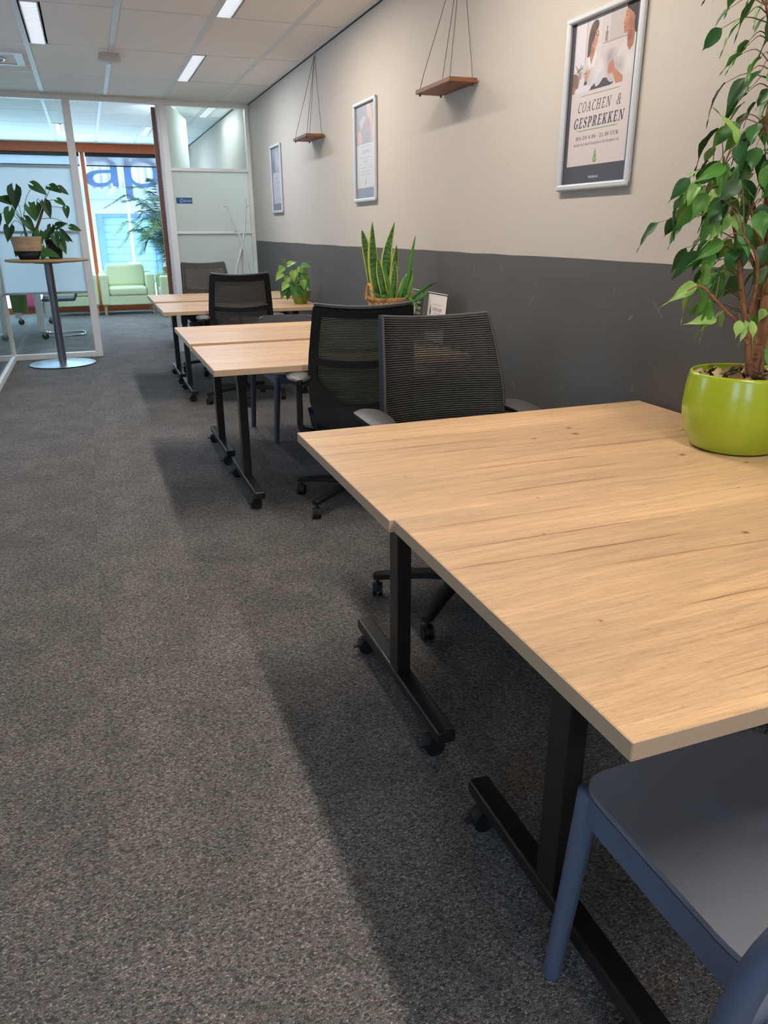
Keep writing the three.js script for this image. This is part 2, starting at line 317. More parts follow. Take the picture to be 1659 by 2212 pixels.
// lamps: row at x = 1.0 and row at x = -0.16
const CELL = 0.585, BARS = [-3.16, -2.575, -1.99, -1.405, -0.82, -0.235, 0.35, 0.935, 1.485], ZL = [-9.1, -7.98, -6.81, -5.645, -4.48, -3.315, -2.15, -0.985, 0.18, 1.345, 2.51, 3.02];
const front = [[0.947, -7.98, -6.81], [0.947, -5.645, -4.48], [0.947, -3.315, -2.15], [0.947, -0.985, 0.18], [0.947, 1.345, 2.51], [-0.205, -6.81, -5.645]];
const LW = 0.105;
function ceilingOf(name, y, bars, zs, x0, x1, mat, lamps) {
  const c = structGroup(name);
  part('ceiling_slab', lim(x0, x1, y + 0.16, y + 0.32, zs[0], zs[zs.length - 1], 0), M.tileRear, c);
  const xs = [x0, ...bars, x1], cache = {};
  for (let i = 0; i < xs.length - 1; i++) for (let j = 0; j < zs.length - 1; j++) {
    let a = xs[i] + (i ? 0.019 : 0), b = xs[i + 1] - (i < xs.length - 2 ? 0.019 : 0); const z0 = zs[j], z1 = zs[j + 1];
    if (b - a < 0.02) continue;
    const l = lamps.find((q) => q[0] >= a - 0.03 && q[0] < b && Math.abs(q[1] - z0) < 0.05); if (l) a = l[0] + LW + 0.012;
    const k = [b - a, z1 - z0].map((v) => v.toFixed(3)).join('_');
    cache[k] = cache[k] || planarUV(rbox(b - a, 0.018, z1 - z0 - 0.014, 0.003, 1), (x, yy, z) => [x * 5, z * 5]);
    part('ceiling_tile', cache[k], mat, c, [(a + b) / 2, y + 0.011, (z0 + z1) / 2]);
  }
  for (const x of bars) part('grid_bar', lim(x - 0.019, x + 0.019, y - 0.001, y + 0.03, zs[0], zs[zs.length - 1], 0.001), M.gridBar, c);
  for (const z of zs.slice(1, -1)) part('grid_rail', lim(x0, x1, y + 0.0005, y + 0.012, z - 0.007, z + 0.007, 0.0005), M.gridBar, c);
  return c;
}
ceilingOf('ceiling', HC, BARS, ZL, -3.1, XW, M.tile, front);
struct('trim_1', lim(XW - 0.02, XW, HC - 0.006, HC + 0.001, ZP, 3.02, 0.001), M.gridBar);
struct('trim_3', lim(XW - 0.008, XW, HR - 0.014, HR - 0.002, ZW, ZP - 0.1, 0.001), M.blackMatt);
struct('trim_2', lim(XW - 0.006, XW, HC - 0.013, HC - 0.006, ZP, 3.02, 0.001), M.blackMatt);
const rearBars = [-3.78, -3.165, -2.55, -1.93, -1.32, -0.27, 0.33, 0.935, 1.5], rearZ = [ZW, -13.2, -12.03, -10.86, -9.69, ZP - 0.02].map((v) => v), rear = [[0.947, -13.2, -12.03], [0.947, -10.86, -9.69], [-0.258, -13.2, -12.03], [1.52, -10.86, -9.69]];
ceilingOf('ceiling_rear', HR, rearBars, rearZ, -4.45, XW, M.tileRear, rear);
struct('ceiling_side', lim(-4.45, -0.9, HR, HR + 0.2, ZP, zD - 0.1, 0), M.tileRear);
struct('roof', lim(-4.8, 2.0, 2.98, 3.15, ZW - 0.4, 3.3, 0), M.tileRear);

const DIFF = S({ color: '#f2f4f8', emissive: new THREE.Color().setRGB(0.9, 0.96, 1.05), emissiveIntensity: 1.5, roughness: 0.6 });
function luminaire(spec, y, power, label, group, color = LAMP_COLOR) {
  const [x, z0, z1] = spec, len = z1 - z0, o = thing('ceiling_light', label, 'ceiling light', [x + LW / 2, y, (z0 + z1) / 2], 0, group);
  part('frame', [lim(-LW / 2, -LW / 2 + 0.008, -0.003, 0.03, -len / 2, len / 2, 0.001), lim(LW / 2 - 0.008, LW / 2, -0.003, 0.03, -len / 2, len / 2, 0.001), lim(-LW / 2, LW / 2, -0.003, 0.03, -len / 2, -len / 2 + 0.012, 0.001), lim(-LW / 2, LW / 2, -0.003, 0.03, len / 2 - 0.012, len / 2, 0.001), lim(-LW / 2, LW / 2, 0.03, 0.035, -len / 2, len / 2, 0)], M.gridBar, o);
  part('diffuser', lim(-LW / 2 + 0.009, LW / 2 - 0.009, 0.018, 0.028, -len / 2 + 0.013, len / 2 - 0.013, 0), DIFF, o);
  const bl = []; for (let i = 1; i < 22; i++) { const z = -len / 2 + len * i / 22; bl.push(lim(-LW / 2 + 0.009, LW / 2 - 0.009, 0.002, 0.018, z - 0.0012, z + 0.0012, 0)); }
  part('louvre', bl, M.whiteGloss, o).userData.kind = 'stuff';
  const l = new THREE.RectAreaLight(color, power, LW - 0.02, len - 0.03); l.name = 'lamp'; l.position.set(0, -0.006, 0); l.rotation.x = -Math.PI / 2; o.add(l);
}
const lampLabels = ['narrow recessed ceiling light nearest the glass partition, in the right-hand row', 'narrow recessed ceiling light cut by the top edge, above the hanging shelves', 'narrow ceiling light overhead in the right-hand row, above the middle desks', 'narrow ceiling light overhead in the right-hand row, above the nearest desk', 'narrow ceiling light behind the viewer in the right-hand row', 'recessed ceiling light with visible louvres at the left, beside the round vent'];
front.forEach((s, i) => luminaire(s, HC, i === 0 ? LAMP * 0.95 : i < 5 ? LAMP : LAMP_SIDE, lampLabels[i], 'recessed lights of the front room', i === 0 || i === 5 ? LAMP_COOL : LAMP_COLOR));
['small bright ceiling light seen through the doorway above the palm', 'ceiling light just behind the partition, mostly hidden by the door edge', 'ceiling light of the back room seen through the clear glass left of the doorway post', 'ceiling light over the nook behind the frosted right-hand glazing'].forEach((s, i) => luminaire(rear[i], HR, i === 3 ? LAMP_NOOK : LAMP_REAR, s, 'recessed lights of the back room', LAMP_REAR_COLOR));

{ // square air vent with a round outlet, and the ceiling sensor
  const v = thing('air_vent', 'square white ceiling vent with a round outlet at the left edge', 'vent', [-0.55, HC, -7.4]);
  part('frame', [lim(-0.26, 0.26, -0.012, 0.004, -0.26, -0.2, 0.002), lim(-0.26, 0.26, -0.012, 0.004, 0.2, 0.26, 0.002), lim(-0.26, -0.2, -0.012, 0.004, -0.2, 0.2, 0.002), lim(0.2, 0.26, -0.012, 0.004, -0.2, 0.2, 0.002)], M.gridBar, v);
  part('face_plate', lim(-0.2, 0.2, -0.006, 0.004, -0.2, 0.2, 0.001), M.tile, v);
  part('outlet_ring', new THREE.TorusGeometry(0.12, 0.008, 10, 36).rotateX(Math.PI / 2).translate(0, -0.008, 0), M.steel, v);
  part('outlet_ring', new THREE.TorusGeometry(0.06, 0.006, 10, 30).rotateX(Math.PI / 2).translate(0, -0.008, 0), M.steel, v);
  const s = thing('ceiling_sensor', 'small white sensor box hanging under the ceiling grid in mid aisle', 'sensor', [0.335, HC - 0.001, -7.03]);
  part('housing', slab((u, w) => V((u - 0.5) * 0.17, -0.06 + 0.012 * (2 * u - 1) ** 2 + 0.008 * w, (0.5 - w) * 0.14), -0.058, 8, 6), M.sensorCase, s);
  part('lens', new THREE.SphereGeometry(0.016, 14, 8).translate(0.02, -0.05, 0), M.whiteGloss, s);
}

// partition with door opening
const pw = structGroup('window_1');       // fixed glazing left of the doorway
{
  const f = M.whiteFrame, z0 = ZP - 0.08, z1 = ZP;
  part('glazing_bar', lim(-4.4, -0.92, HC - 0.045, HC + 0.07, z0, z1, 0.003), f, pw);
  part('header', lim(-0.92, 0.0, HC - 0.045, HC + 0.07, z0, z1, 0.003), f, pw);
  part('post', lim(-0.07, 0.006, 0, HC - 0.045, z0, z1, 0.004), f, pw);
  part('post', lim(-0.925, -0.885, 0, HC - 0.045, z0, z1, 0.004), f, pw);
  part('sill_rail', lim(-0.89, -0.07, 0, 0.055, z0, z1, 0.003), f, pw);
  for (const y of [1.944, 1.31, 0.695]) part('glazing_bar', lim(-0.89, -0.07, y - 0.011, y + 0.011, z0 + 0.02, z1 - 0.015, 0.002), M.steel, pw);
  const zc = ZP - 0.04;
  [[1.955, HC - 0.045, M.glass], [1.321, 1.933, M.frost], [0.706, 1.299, M.frost], [0.055, 0.684, M.glass]].forEach(([a, b, m]) => part('pane', lim(-0.885, -0.07, a, b, zc - 0.003, zc + 0.003, 0), m, pw));
}
const pr = structGroup('window_2');       // fixed glazing right of the doorway
{
  const f = M.whiteFrame, z0 = ZP - 0.08, z1 = ZP;
  part('header', lim(0.0, XW, HC - 0.045, HC + 0.07, z0, z1, 0.003), f, pr);
  part('post', lim(0.875, 0.945, 0, HC - 0.045, z0, z1, 0.004), f, pr);
  part('post', lim(1.775, XW - 0.001, 0, HC - 0.045, z0, z1, 0.004), f, pr);
  part('sill_rail', lim(0.945, 1.775, 0, 0.055, z0, z1, 0.003), f, pr);
  for (const y of [1.94, 1.30, 0.66]) part('glazing_bar', lim(0.945, 1.775, y - 0.016, y + 0.016, z0 + 0.02, z1 - 0.01, 0.002), f, pr);
  const zc = ZP - 0.04;
  [[1.956, HC - 0.045, M.glass], [1.316, 1.924, M.frostNook], [0.676, 1.284, M.frostNook], [0.055, 0.644, M.frostNook]].forEach(([a, b, m]) => part('pane', lim(0.945, 1.775, a, b, zc - 0.003, zc + 0.003, 0), m, pr));
}
const ps = structGroup('window_3');       // glazed side partition at the left, running towards the camera
{
  const x0 = -0.925, x1 = -0.885;
  part('post', lim(x0, x1, 0, HC, zD - 0.045, zD, 0.003), M.birch, ps);
  part('sill_rail', lim(x0, x1, 0, 0.055, ZP, zD - 0.045, 0.003), M.whiteFrame, ps);
  part('header', lim(x0, x1, HC - 0.05, HC, ZP, zD - 0.045, 0.003), M.whiteFrame, ps);
  for (const y of [1.944, 1.31, 0.695]) part('glazing_bar', lim(x0 + 0.008, x1 - 0.008, y - 0.011, y + 0.011, ZP, zD - 0.045, 0.002), M.steel, ps);
  [[1.955, HC - 0.05, M.glass], [1.321, 1.933, M.frost], [0.706, 1.299, M.frost], [0.055, 0.684, M.glass]].forEach(([a, b, m]) => part('pane', lim(-0.908, -0.902, a, b, ZP, zD - 0.045, 0), m, ps));
}
{ // open door seen on its edge, with its jamb
  const d = structGroup('door_1');
  part('jamb', [lim(0.845, 0.875, 0, HC - 0.045, ZP - 0.09, ZP + 0.004, 0.003)], M.whiteGloss, d);
  const lf = sub('door_leaf', d, [0.823, 0, ZP - 0.1], [0, -0.083, 0]); part('door_panel', lim(-0.022, 0.022, 0.01, HC - 0.06, -0.88, 0, 0.003), M.doorWood, lf);
  for (const y of [2.38, 1.93, 0.25]) part('hinge', cyl(0.011, 0.011, 0.11, 12).translate(0.846, y, ZP - 0.085), M.steel, d);
  part('door_handle', limb([[0.02, 1.02, -0.8], [0.07, 1.02, -0.8], [0.075, 1.02, -0.7]], 0.009, 12, 8), M.steel, lf);
}

// far window wall
const fw = structGroup('window_4');
{
  const m = M.mahogany, z0 = ZW - 0.1, z1 = ZW;
  part('header', lim(-4.45, XW, 2.53, HR + 0.02, z0, z1 + 0.02, 0.003), m, fw);
  part('window_sill', lim(-4.45, XW, 0, 0.1, z0, z1 + 0.02, 0.003), m, fw);
  for (const x of [-4.42, -2.72, -1.32, 0.09, 1.52, 1.79]) part('mullion', lim(x - 0.03, x + 0.03, 0.1, 2.53, z0, z1, 0.003), m, fw);
  [[-4.39, -2.75], [-2.69, -1.35], [-1.29, 0.06], [0.12, 1.49], [1.55, 1.76]].forEach(([a, b]) => part('pane', lim(a, b, 0.1, 2.53, z0 + 0.04, z0 + 0.046, 0), M.glass, fw));
  part('wall_above', lim(-4.6, 2.0, HR + 0.02, 3.0, z0 - 0.05, z1, 0), M.wallRear, fw);
}
const blindLabels = ['grey roller blind half drawn behind the glass, left of the orange mullion', 'grey roller blind rolled high above the window letters in the doorway', 'grey roller blind farthest left behind the glass partition'];
[[-1.29, 0.055], [0.125, 1.485], [-2.69, -1.35]].forEach(([a, b], i) => {
  const o = thing('roller_blind', blindLabels[i], 'blind', [(a + b) / 2, 2.53, ZW + 0.0], 0, 'roller blinds of the back room'), w = b - a - 0.02;
  part('cassette', rbox(w, 0.055, 0.06, 0.012).translate(0, -0.03, -0.02), M.blackMatt, o);
  part('fabric', lim(-w / 2 + 0.01, w / 2 - 0.01, -0.19, -0.05, -0.022, -0.0205, 0), M.blind, o);
  part('bottom_bar', rbox(w - 0.01, 0.018, 0.014, 0.004).translate(0, -0.195, -0.021), M.blackMatt, o);
});

// outside: pavement, facade over the street
{
  const pav = S({ color: '#dfe5e9', roughness: 0.95 });
  struct('ground', lim(-22, 22, -0.35, -0.12, -36, ZW - 0.1, 0), pav);
  const f = structGroup('facade'), wh = S({ color: '#7e8080', roughness: 0.8 }), bl = S({ color: '#3f5c84', roughness: 0.5 }), pan = S({ color: '#66848a', roughness: 0.6 }), fas = S({ color: '#656d76', roughness: 0.6 }), cor = S({ color: '#84827c', roughness: 0.6, metalness: 0.2 });
  const Z = -24;
  part('wall', [lim(-14, 0.3, -0.12, 2.15, Z - 0.4, Z, 0), lim(2.0, 14, -0.12, 2.15, Z - 0.4, Z, 0), lim(0.3, 2.0, 1.77, 2.15, Z - 0.4, Z, 0)], wh, f);
  part('fascia', lim(-14, 14, 2.15, 2.42, Z - 0.4, Z + 0.12, 0.01), fas, f);
  const ribs = []; for (let x = -14; x < 14; x += 0.2) ribs.push(lim(x, x + 0.12, 2.42, 4.6, Z - 0.1, Z - 0.05, 0.01)); part('corrugated_cladding', [lim(-14, 14, 2.42, 4.6, Z - 0.4, Z - 0.1, 0), ...ribs], cor, f);
  part('door_frame', [lim(0.3, 0.48, -0.12, 1.77, Z - 0.3, Z - 0.02, 0.01), lim(1.85, 2.0, -0.12, 1.77, Z - 0.3, Z - 0.02, 0.01), lim(0.48, 1.85, 1.68, 1.77, Z - 0.3, Z - 0.02, 0.01)], bl, f);
  part('door_backing', lim(0.3, 2.0, -0.12, 1.77, Z - 0.36, Z - 0.27, 0), pan, f);
  for (let i = 0; i < 9; i++) part('door_slat', lim(0.48, 1.85, -0.1 + i * 0.198, -0.1 + i * 0.198 + 0.193, Z - 0.28, Z - 0.2, 0.006), pan, f);
  const p = thing('street_post', 'slim white post outside, seen through the window between the letters', 'post', [1.13, -0.12, -22.6]);
  part('pole', cyl(0.03, 0.028, 3.3, 14).translate(0, 1.65, 0), S({ color: '#cfd6da', roughness: 0.5 }), p); part('foot', cyl(0.06, 0.05, 0.1, 14).translate(0, 0.05, 0), M.steel, p);
  part('sign_plate', rbox(0.3, 0.17, 0.02, 0.01).translate(0.0, 0.56, 0.04), S({ color: '#7b93ab', roughness: 0.5 }), p);
}

// letters stuck on the far window
{
  const font = await new FontLoader().loadAsync('fonts/droid/droid_sans_regular.typeface.json');
  const o = thing('window_lettering', 'large blue letters a and p stuck on the far window', 'lettering', [0, 0, 0]), mat = P({ color: '#8aa2be', roughness: 1, transmission: 0.6, thickness: 0 });
  [['a', 0.1, 0.52], ['p', 0.72, 0.6]].forEach(([ch, x, w]) => {
    const g = new TextGeometry(ch, { font, size: 0.62, depth: 0.003, curveSegments: 10, bevelEnabled: false }); g.computeBoundingBox();
    const b = g.boundingBox, s = w / (b.max.x - b.min.x); g.translate(-b.min.x, 0, 0).scale(s, 0.93, 1); g.translate(x, 2.02, ZW - 0.0535);
    part('letter', g, mat, o);
  });
}

// ───────────────────────── desks ─────────────────────────
const TW = 1.27, TH = 0.735, TT = 0.029;
function caster(r = 0.024) {  // twin-wheel castor below y = 0 (top of stem), total height 2r + 0.014
  return {
    hood: [new THREE.SphereGeometry(r * 1.06, 16, 10, 0, Math.PI * 2, 0, Math.PI * 0.5).scale(1, 1.0, 0.62).translate(0, -r - 0.012, 0), cyl(0.007, 0.007, 0.03, 10).translate(0, -0.006, 0)],
    wheel: new THREE.CylinderGeometry(r, r, 0.014, 22).rotateX(Math.PI / 2),
  };
}
const deskCaster = caster(0.027);
function makeDesk() {
  const o = thing('desk', '', 'desk');
  const top = part('tabletop', planarUV(lim(0, TW, TH - TT, TH, -0.399, 0.399, 0.0016), (x, y, z) => [x / TW, (z + 0.4) / 0.8]), M.oak[0], o);
  part('edge_band', [lim(-0.0012, 0.0006, TH - TT + 0.001, TH - 0.001, -0.399, 0.399, 0.0004), lim(TW - 0.0006, TW + 0.001, TH - TT + 0.001, TH - 0.001, -0.399, 0.399, 0.0004), lim(0, TW, TH - TT + 0.001, TH - 0.001, 0.3985, 0.3998, 0.0004), lim(0, TW, TH - TT + 0.001, TH - 0.001, -0.3998, -0.3985, 0.0004)], M.oakEdge, top);
  for (const x of [0.165, TW - 0.165]) {
    const l = part('leg', [lim(x, x + 0.05, 0.6, TH - TT - 0.003, -0.035, 0.035, 0.003), lim(x + 0.004, x + 0.046, 0.078, 0.62, -0.031, 0.031, 0.003)], M.black, o);
    part('top_bracket', lim(x - 0.005, x + 0.055, TH - TT - 0.012, TH - TT, -0.3, 0.3, 0.002), M.black, l);
    const b = part('foot_bar', lim(x, x + 0.052, 0.062, 0.1, -0.33, 0.33, 0.007), M.black, o);
    for (const z of [-0.275, 0.275]) {
      const c = sub('castor', o, [x + 0.012, 0.068, z]);
      part('hood', deskCaster.hood, M.plastic, c); for (const s of [-1, 1]) part('wheel', deskCaster.wheel, M.rubber, c, [0, -0.041, s * 0.011]); part('brake_lever', rbox(0.03, 0.006, 0.018, 0.002).rotateZ(0.35), M.plastic, c, [-0.03, -0.035, 0]);
    }
  }
  part('frame_beam', [lim(0.21, TW - 0.21, TH - TT - 0.075, TH - TT - 0.004, -0.02, 0.03, 0.003)], M.black, o);
  return o;
}
const deskSpots = [
  [0.540, -0.997, 0, 'light oak desk nearest the viewer, with the blue plastic chair at it'],
  [0.532, -1.803, 0, 'light oak desk with a mesh chair behind it, second from the viewer'],
  [0.455, -3.803, 1, 'middle light oak desk, the nearer one of its pair, with leg castors in full view'],
  [0.447, -4.619, 0, 'middle light oak desk, the farther one of its pair, grey plastic chair behind it'],
  [0.477, -6.527, 0, 'far light oak desk carrying the olive bowl plant, nearer one of its pair'],
  [0.470, -7.345, 1, 'light oak desk farthest back, next to the glass partition and coat stand'],
];
const desk0 = makeDesk();
deskSpots.forEach(([x, z, m, label], i) => {
  const d = i ? desk0.clone() : desk0; if (i) { d.name = numbered('desk'); scene.add(d); }
  d.userData = { label, category: 'desk', group: 'light oak desks along the wall' }; d.position.set(x, 0, z);
  const lift = [0.004, 0, 0, 0.011, 0, 0.011][i], slide = [0.042, 0.01, -0.045, -0.04, -0.02, -0.02][i], aside = i === 0 ? -0.021 : i === 1 ? -0.01 : 0, was = i ? -0.021 : 0;   // the frames are height adjustable; neighbours do not sit quite level
  d.traverse((q) => { if (q.name === 'tabletop') q.material = M.oak[m]; if (['tabletop', 'leg', 'frame_beam'].includes(q.name)) q.position.y = lift; if (['leg', 'frame_beam', 'foot_bar'].includes(q.name)) q.position.set(aside, q.position.y, slide); if (q.name === 'castor') q.position.set(q.position.x + aside - was, q.position.y, Math.sign(q.position.z) * 0.275 + slide); });
});

// ───────────────────────── office chairs ─────────────────────────
const chairCaster = caster(0.027);
const hw = (y) => { const k = [[0.44, 0.16], [0.5, 0.205], [0.57, 0.232], [0.7, 0.238], [0.8, 0.232], [0.92, 0.221], [1.035, 0.208]]; for (let i = 0; i < k.length - 1; i++) if (y <= k[i + 1][0]) { const t = (y - k[i][0]) / (k[i + 1][0] - k[i][0]); return k[i][1] + (k[i + 1][1] - k[i][1]) * t; } return 0.208; };
const bz = (y) => { const k = [[0.44, -0.23], [0.55, -0.222], [0.68, -0.236], [0.82, -0.27], [1.035, -0.365]]; for (let i = 0; i < k.length - 1; i++) if (y <= k[i + 1][0]) { let t = (y - k[i][0]) / (k[i + 1][0] - k[i][0]); return k[i][1] + (k[i + 1][1] - k[i][1]) * t; } return -0.365; };
const BS = (s, y, off = 0) => V(s * hw(y), y - 0.013 * (1 - s * s) * Math.max(0, (y - 0.8) / 0.23), bz(y) + 0.042 * s * s - off);   // s in [-1,1]; off = backwards
function makeOfficeChair() {
  const o = thing('office_chair', '', 'office chair');
  const base = sub('base', o);
  part('hub', [cyl(0.042, 0.034, 0.06, 20).translate(0, 0.105, 0)], M.plastic, base);
  for (let i = 0; i < 5; i++) {
    const a = i * Math.PI * 2 / 5, c = Math.cos(a), s = Math.sin(a), R = 0.318;
    part('base_leg', bar([[0.02 * c, 0.108, 0.02 * s], [0.16 * c, 0.104, 0.16 * s], [R * c, 0.083, R * s], [(R + 0.014) * c, 0.08, (R + 0.014) * s]], (t) => 0.056 - 0.024 * t, (t) => 0.034 - 0.012 * t, V(-s, 0, c), 8), M.plastic, base);
    const yaw = a * 2.3 + 0.7;
    part('castor', [...chairCaster.hood.map((g) => g.clone()), ...[-1, 1].map((q) => chairCaster.wheel.clone().translate(0, -0.041, q * 0.0115))].map((g) => g.rotateY(yaw).translate(R * c, 0.068, R * s)), M.rubber, base);
  }
  part('gas_column', [cyl(0.026, 0.026, 0.16, 18).translate(0, 0.19, 0), cyl(0.016, 0.016, 0.14, 18).translate(0, 0.32, 0)], M.blackMatt, o);
  const me = part('seat_mechanism', [rbox(0.15, 0.055, 0.22, 0.015).translate(0, 0.385, -0.03), limb([[0, 0.385, -0.12], [0, 0.39, -0.2], [0, 0.46, -0.245], [0, 0.53, -0.25]], 0.024, 14, 10)], M.plastic, o);
  part('lever', limb([[0.07, 0.39, 0.02], [0.17, 0.392, 0.03], [0.21, 0.39, 0.035]], 0.007, 8, 8), M.plastic, me);
  part('seat', slab((u, v) => { const x = 2 * u - 1, z = 2 * v - 1, f = Math.pow(Math.abs(x), 4), g = Math.pow(Math.abs(z), 4); return V(x * (0.235 - 0.02 * g), 0.478 - 0.02 * Math.pow(Math.max(0, z), 3) - 0.014 * f - 0.01 * g + 0.008 * x * x, 0.02 + z * (0.225 - 0.025 * f)); }, -0.05, 18, 18), M.seatFabric, o);
  // backrest shell: uprights, top bar, crossbar and lower panel, all bent on one surface
  const T = 0.026, fr = sub('back_frame', o);
  for (const s of [-1, 1]) part('upright', slab((u, v) => { const y = 0.45 + 0.57 * v, w = 0.155 + 0.03 * Math.max(0, (0.7 - y) / 0.25); return BS(s > 0 ? 1 - w + w * u : -1 + w * u, y, 0.004); }, T, 5, 22), M.plastic, fr);
  part('top_bar', slab((u, v) => BS(-0.86 + 1.72 * u, 0.98 + 0.04 * v, 0.004), T, 18, 4), M.plastic, fr);
  part('top_lip', bar([...Array(9)].map((_, i) => BS(-1 + i / 4, 1.021, 0.016).toArray()), 0.03, 0.014, V(0, 0, 1), 18), M.pad, fr);
  part('crossbar', slab((u, v) => { const s = -0.87 + 1.74 * u; return BS(s, 0.76 - 0.022 * (1 - s * s) + 0.034 * v, 0.008); }, T, 20, 3), M.plastic, fr);
  part('lower_shell', slab((u, v) => { const s = -0.9 + 1.8 * u, q = s / 0.9, top = 0.575 + 0.155 * Math.pow(Math.abs(q), 3.2); return BS(s * (0.9 + 0.1 * v), 0.44 + (top - 0.44 - 0.01) * v, 0.006); }, T * 0.9, 26, 10), M.plastic, fr);
  // ribbed mesh stretched over the front
  const rib = [], N = 66;
  for (let i = 0; i < N; i++) {
    const y = 0.50 + 0.517 * i / (N - 1), pts = []; for (let k = 0; k <= 8; k++) pts.push(BS(-0.985 + 1.97 * k / 8, y, -0.004).toArray());
    const c = pts, h = 0.0037, d = 0.0013, pos = [], idx = [];
    for (const p of c) pos.push(p[0], p[1] - h, p[2], p[0], p[1], p[2] + d, p[0], p[1] + h, p[2], p[0], p[1], p[2] - d);
    for (let k = 0; k < 8; k++) for (let j = 0; j < 4; j++) { const a = k * 4 + j, b = k * 4 + (j + 1) % 4; idx.push(a, a + 4, b, b, a + 4, b + 4); }
    const g = new THREE.BufferGeometry(); g.setAttribute('position', new THREE.Float32BufferAttribute(pos, 3)); g.setIndex(idx); g.computeVertexNormals(); rib.push(g);
  }
  const mesh = part('backrest_mesh', rib, M.meshThread, o);
  for (const s of [-1, 1]) part('mesh_hem', limb([...Array(8)].map((_, i) => BS(s * 0.99, 0.49 + 0.53 * i / 7, -0.004)), 0.006, 20, 8), M.pad, mesh);
  // thin inner liner that darkens the weave
  for (const s of [-1, 1]) {
    const a = sub('armrest', o);
    part('arm_bracket', bar([[s * 0.09, 0.395, -0.05], [s * 0.24, 0.395, -0.07], [s * 0.28, 0.42, -0.08], [s * 0.284, 0.5, -0.1], [s * 0.284, 0.66, -0.125]], (t) => 0.052 - 0.01 * t, 0.028, V(0, 0, 1), 18), M.plastic, a);
    part('arm_pad', slab((u, v) => { const x = 2 * u - 1, z = 2 * v - 1, w = 0.054 * (1 - 0.12 * z) * Math.pow(1 - Math.pow(Math.abs(z), 5) * 0.75, 1); return V(s * 0.287 + x * w, 0.706 - 0.009 * Math.pow(Math.abs(x), 3) - 0.012 * Math.pow(Math.abs(z), 3), -0.155 + z * 0.15); }, -0.026, 10, 16, 0.9), M.pad, a);
  }
  return o;
}
const chair0 = makeOfficeChair();
[[1.155, -2.29, -0.06, 137, 'black mesh office chair facing the viewer, close behind the front desks'],
 [1.15, -3.50, Math.PI - 0.2, 147, 'black mesh office chair turned away, with greenish mesh, at the middle desks'],
 [1.07, -6.20, Math.PI - 0.12, 92.6, 'black mesh office chair turned away, at the far desks with the bowl plant'],
 [1.07, -7.66, 0.06, 120, 'dark mesh office chair facing the viewer, behind the farthest desk'],
].forEach(([x, z, th, ph, label], i) => {
  const c = i ? chair0.clone() : chair0; if (i) { c.name = numbered('office_chair'); scene.add(c); }
  c.userData = { label, category: 'office chair', group: 'mesh office chairs at the desks' }; c.position.set(x, 0, z); c.rotation.set(0, th, 0);
  c.traverse((q) => { if (q.name === 'base') q.rotation.set(0, -(ph * Math.PI / 180 + th), 0); if (q.name === 'backrest_mesh' && i === 1) q.material = M.meshGreen; if (q.name === 'backrest_mesh' && i === 2) q.material = M.meshRear; if (q.name === 'backrest_mesh' && i === 3) q.material = M.meshRear; });
});

// ───────────────────────── plastic chairs ─────────────────────────
function makePlasticChair(label, pos, turn, seatMat, shellMat) {
  const o = thing('plastic_chair', label, 'chair', pos, turn);
  const sup = (x, p) => Math.sign(x) * Math.pow(Math.abs(x), p);
  // seat plate: rounded square, slightly dished
  const ring = (r, k) => { const a = k / 48 * Math.PI * 2, c = sup(Math.cos(a), 0.24), s = sup(Math.sin(a), 0.24); return [c * r, s * r]; };
  part('seat', slab((u, v) => { const [x, z] = ring(0.2 * Math.max(v, 0.001), u * 48); return V(x, 0.44 - 0.006 * (1 - v * v * v * v) , z); }, -0.01, 48, 10, 0.6), seatMat, o);
  part('seat_skirt', slab((u, v) => { const [x, z] = ring(0.2005 + 0.003 * v, u * 48); return V(x, 0.438 - 0.05 * v, z); }, 0.008, 48, 4, 0.6), shellMat, o);
  for (const [x, z, fx, fz] of [[-0.182, 0.18, -0.212, 0.195], [0.182, 0.18, 0.212, 0.195], [-0.262, -0.215, -0.268, -0.30], [0.262, -0.215, 0.268, -0.30]]) part('leg', limb([[x, 0.43, z], [(x + fx) / 2, 0.21, (z + fz) / 2], [fx, 0.0, fz]], (t) => 0.021 - 0.0045 * t, 10, 16), shellMat, o);
  for (const s of [-1, 1]) part('back_post', limb([[s * 0.262, 0.41, -0.214], [s * 0.262, 0.46, -0.218], [s * 0.255, 0.56, -0.235], [s * 0.225, 0.67, -0.268], [s * 0.17, 0.71, -0.28]], (t) => 0.021 - 0.005 * t, 16, 14), shellMat, o);
  part('back_rail', limb([[-0.26, 0.43, -0.216], [-0.15, 0.43, -0.203], [0, 0.43, -0.2], [0.15, 0.43, -0.203], [0.26, 0.43, -0.216]], 0.015, 12, 10), shellMat, o);
  part('backrest', slab((u, v) => { const x = 2 * u - 1, y = 2 * v - 1, w = 0.212 * (1 - 0.10 * Math.pow(Math.abs(y), 6)), h = 0.095 * (1 - 0.3 * Math.pow(Math.abs(x), 8)); return V(x * w, 0.675 + y * h, -0.262 - 0.03 * (y + 1) / 2 + 0.02 * x * x - 0.02); }, 0.012, 24, 14, 0.8), shellMat, o);
  return o;
}
makePlasticChair('blue plastic chair in the bottom right corner, seat pushed under the nearest desk', [0.86, 0, -0.655], Math.PI, M.blueSeat, M.blueShell);
makePlasticChair('dark grey plastic chair behind the middle desks, rounded backrest just showing', [1.22, 0, -4.96], 0, M.greySeat, M.greySeat);

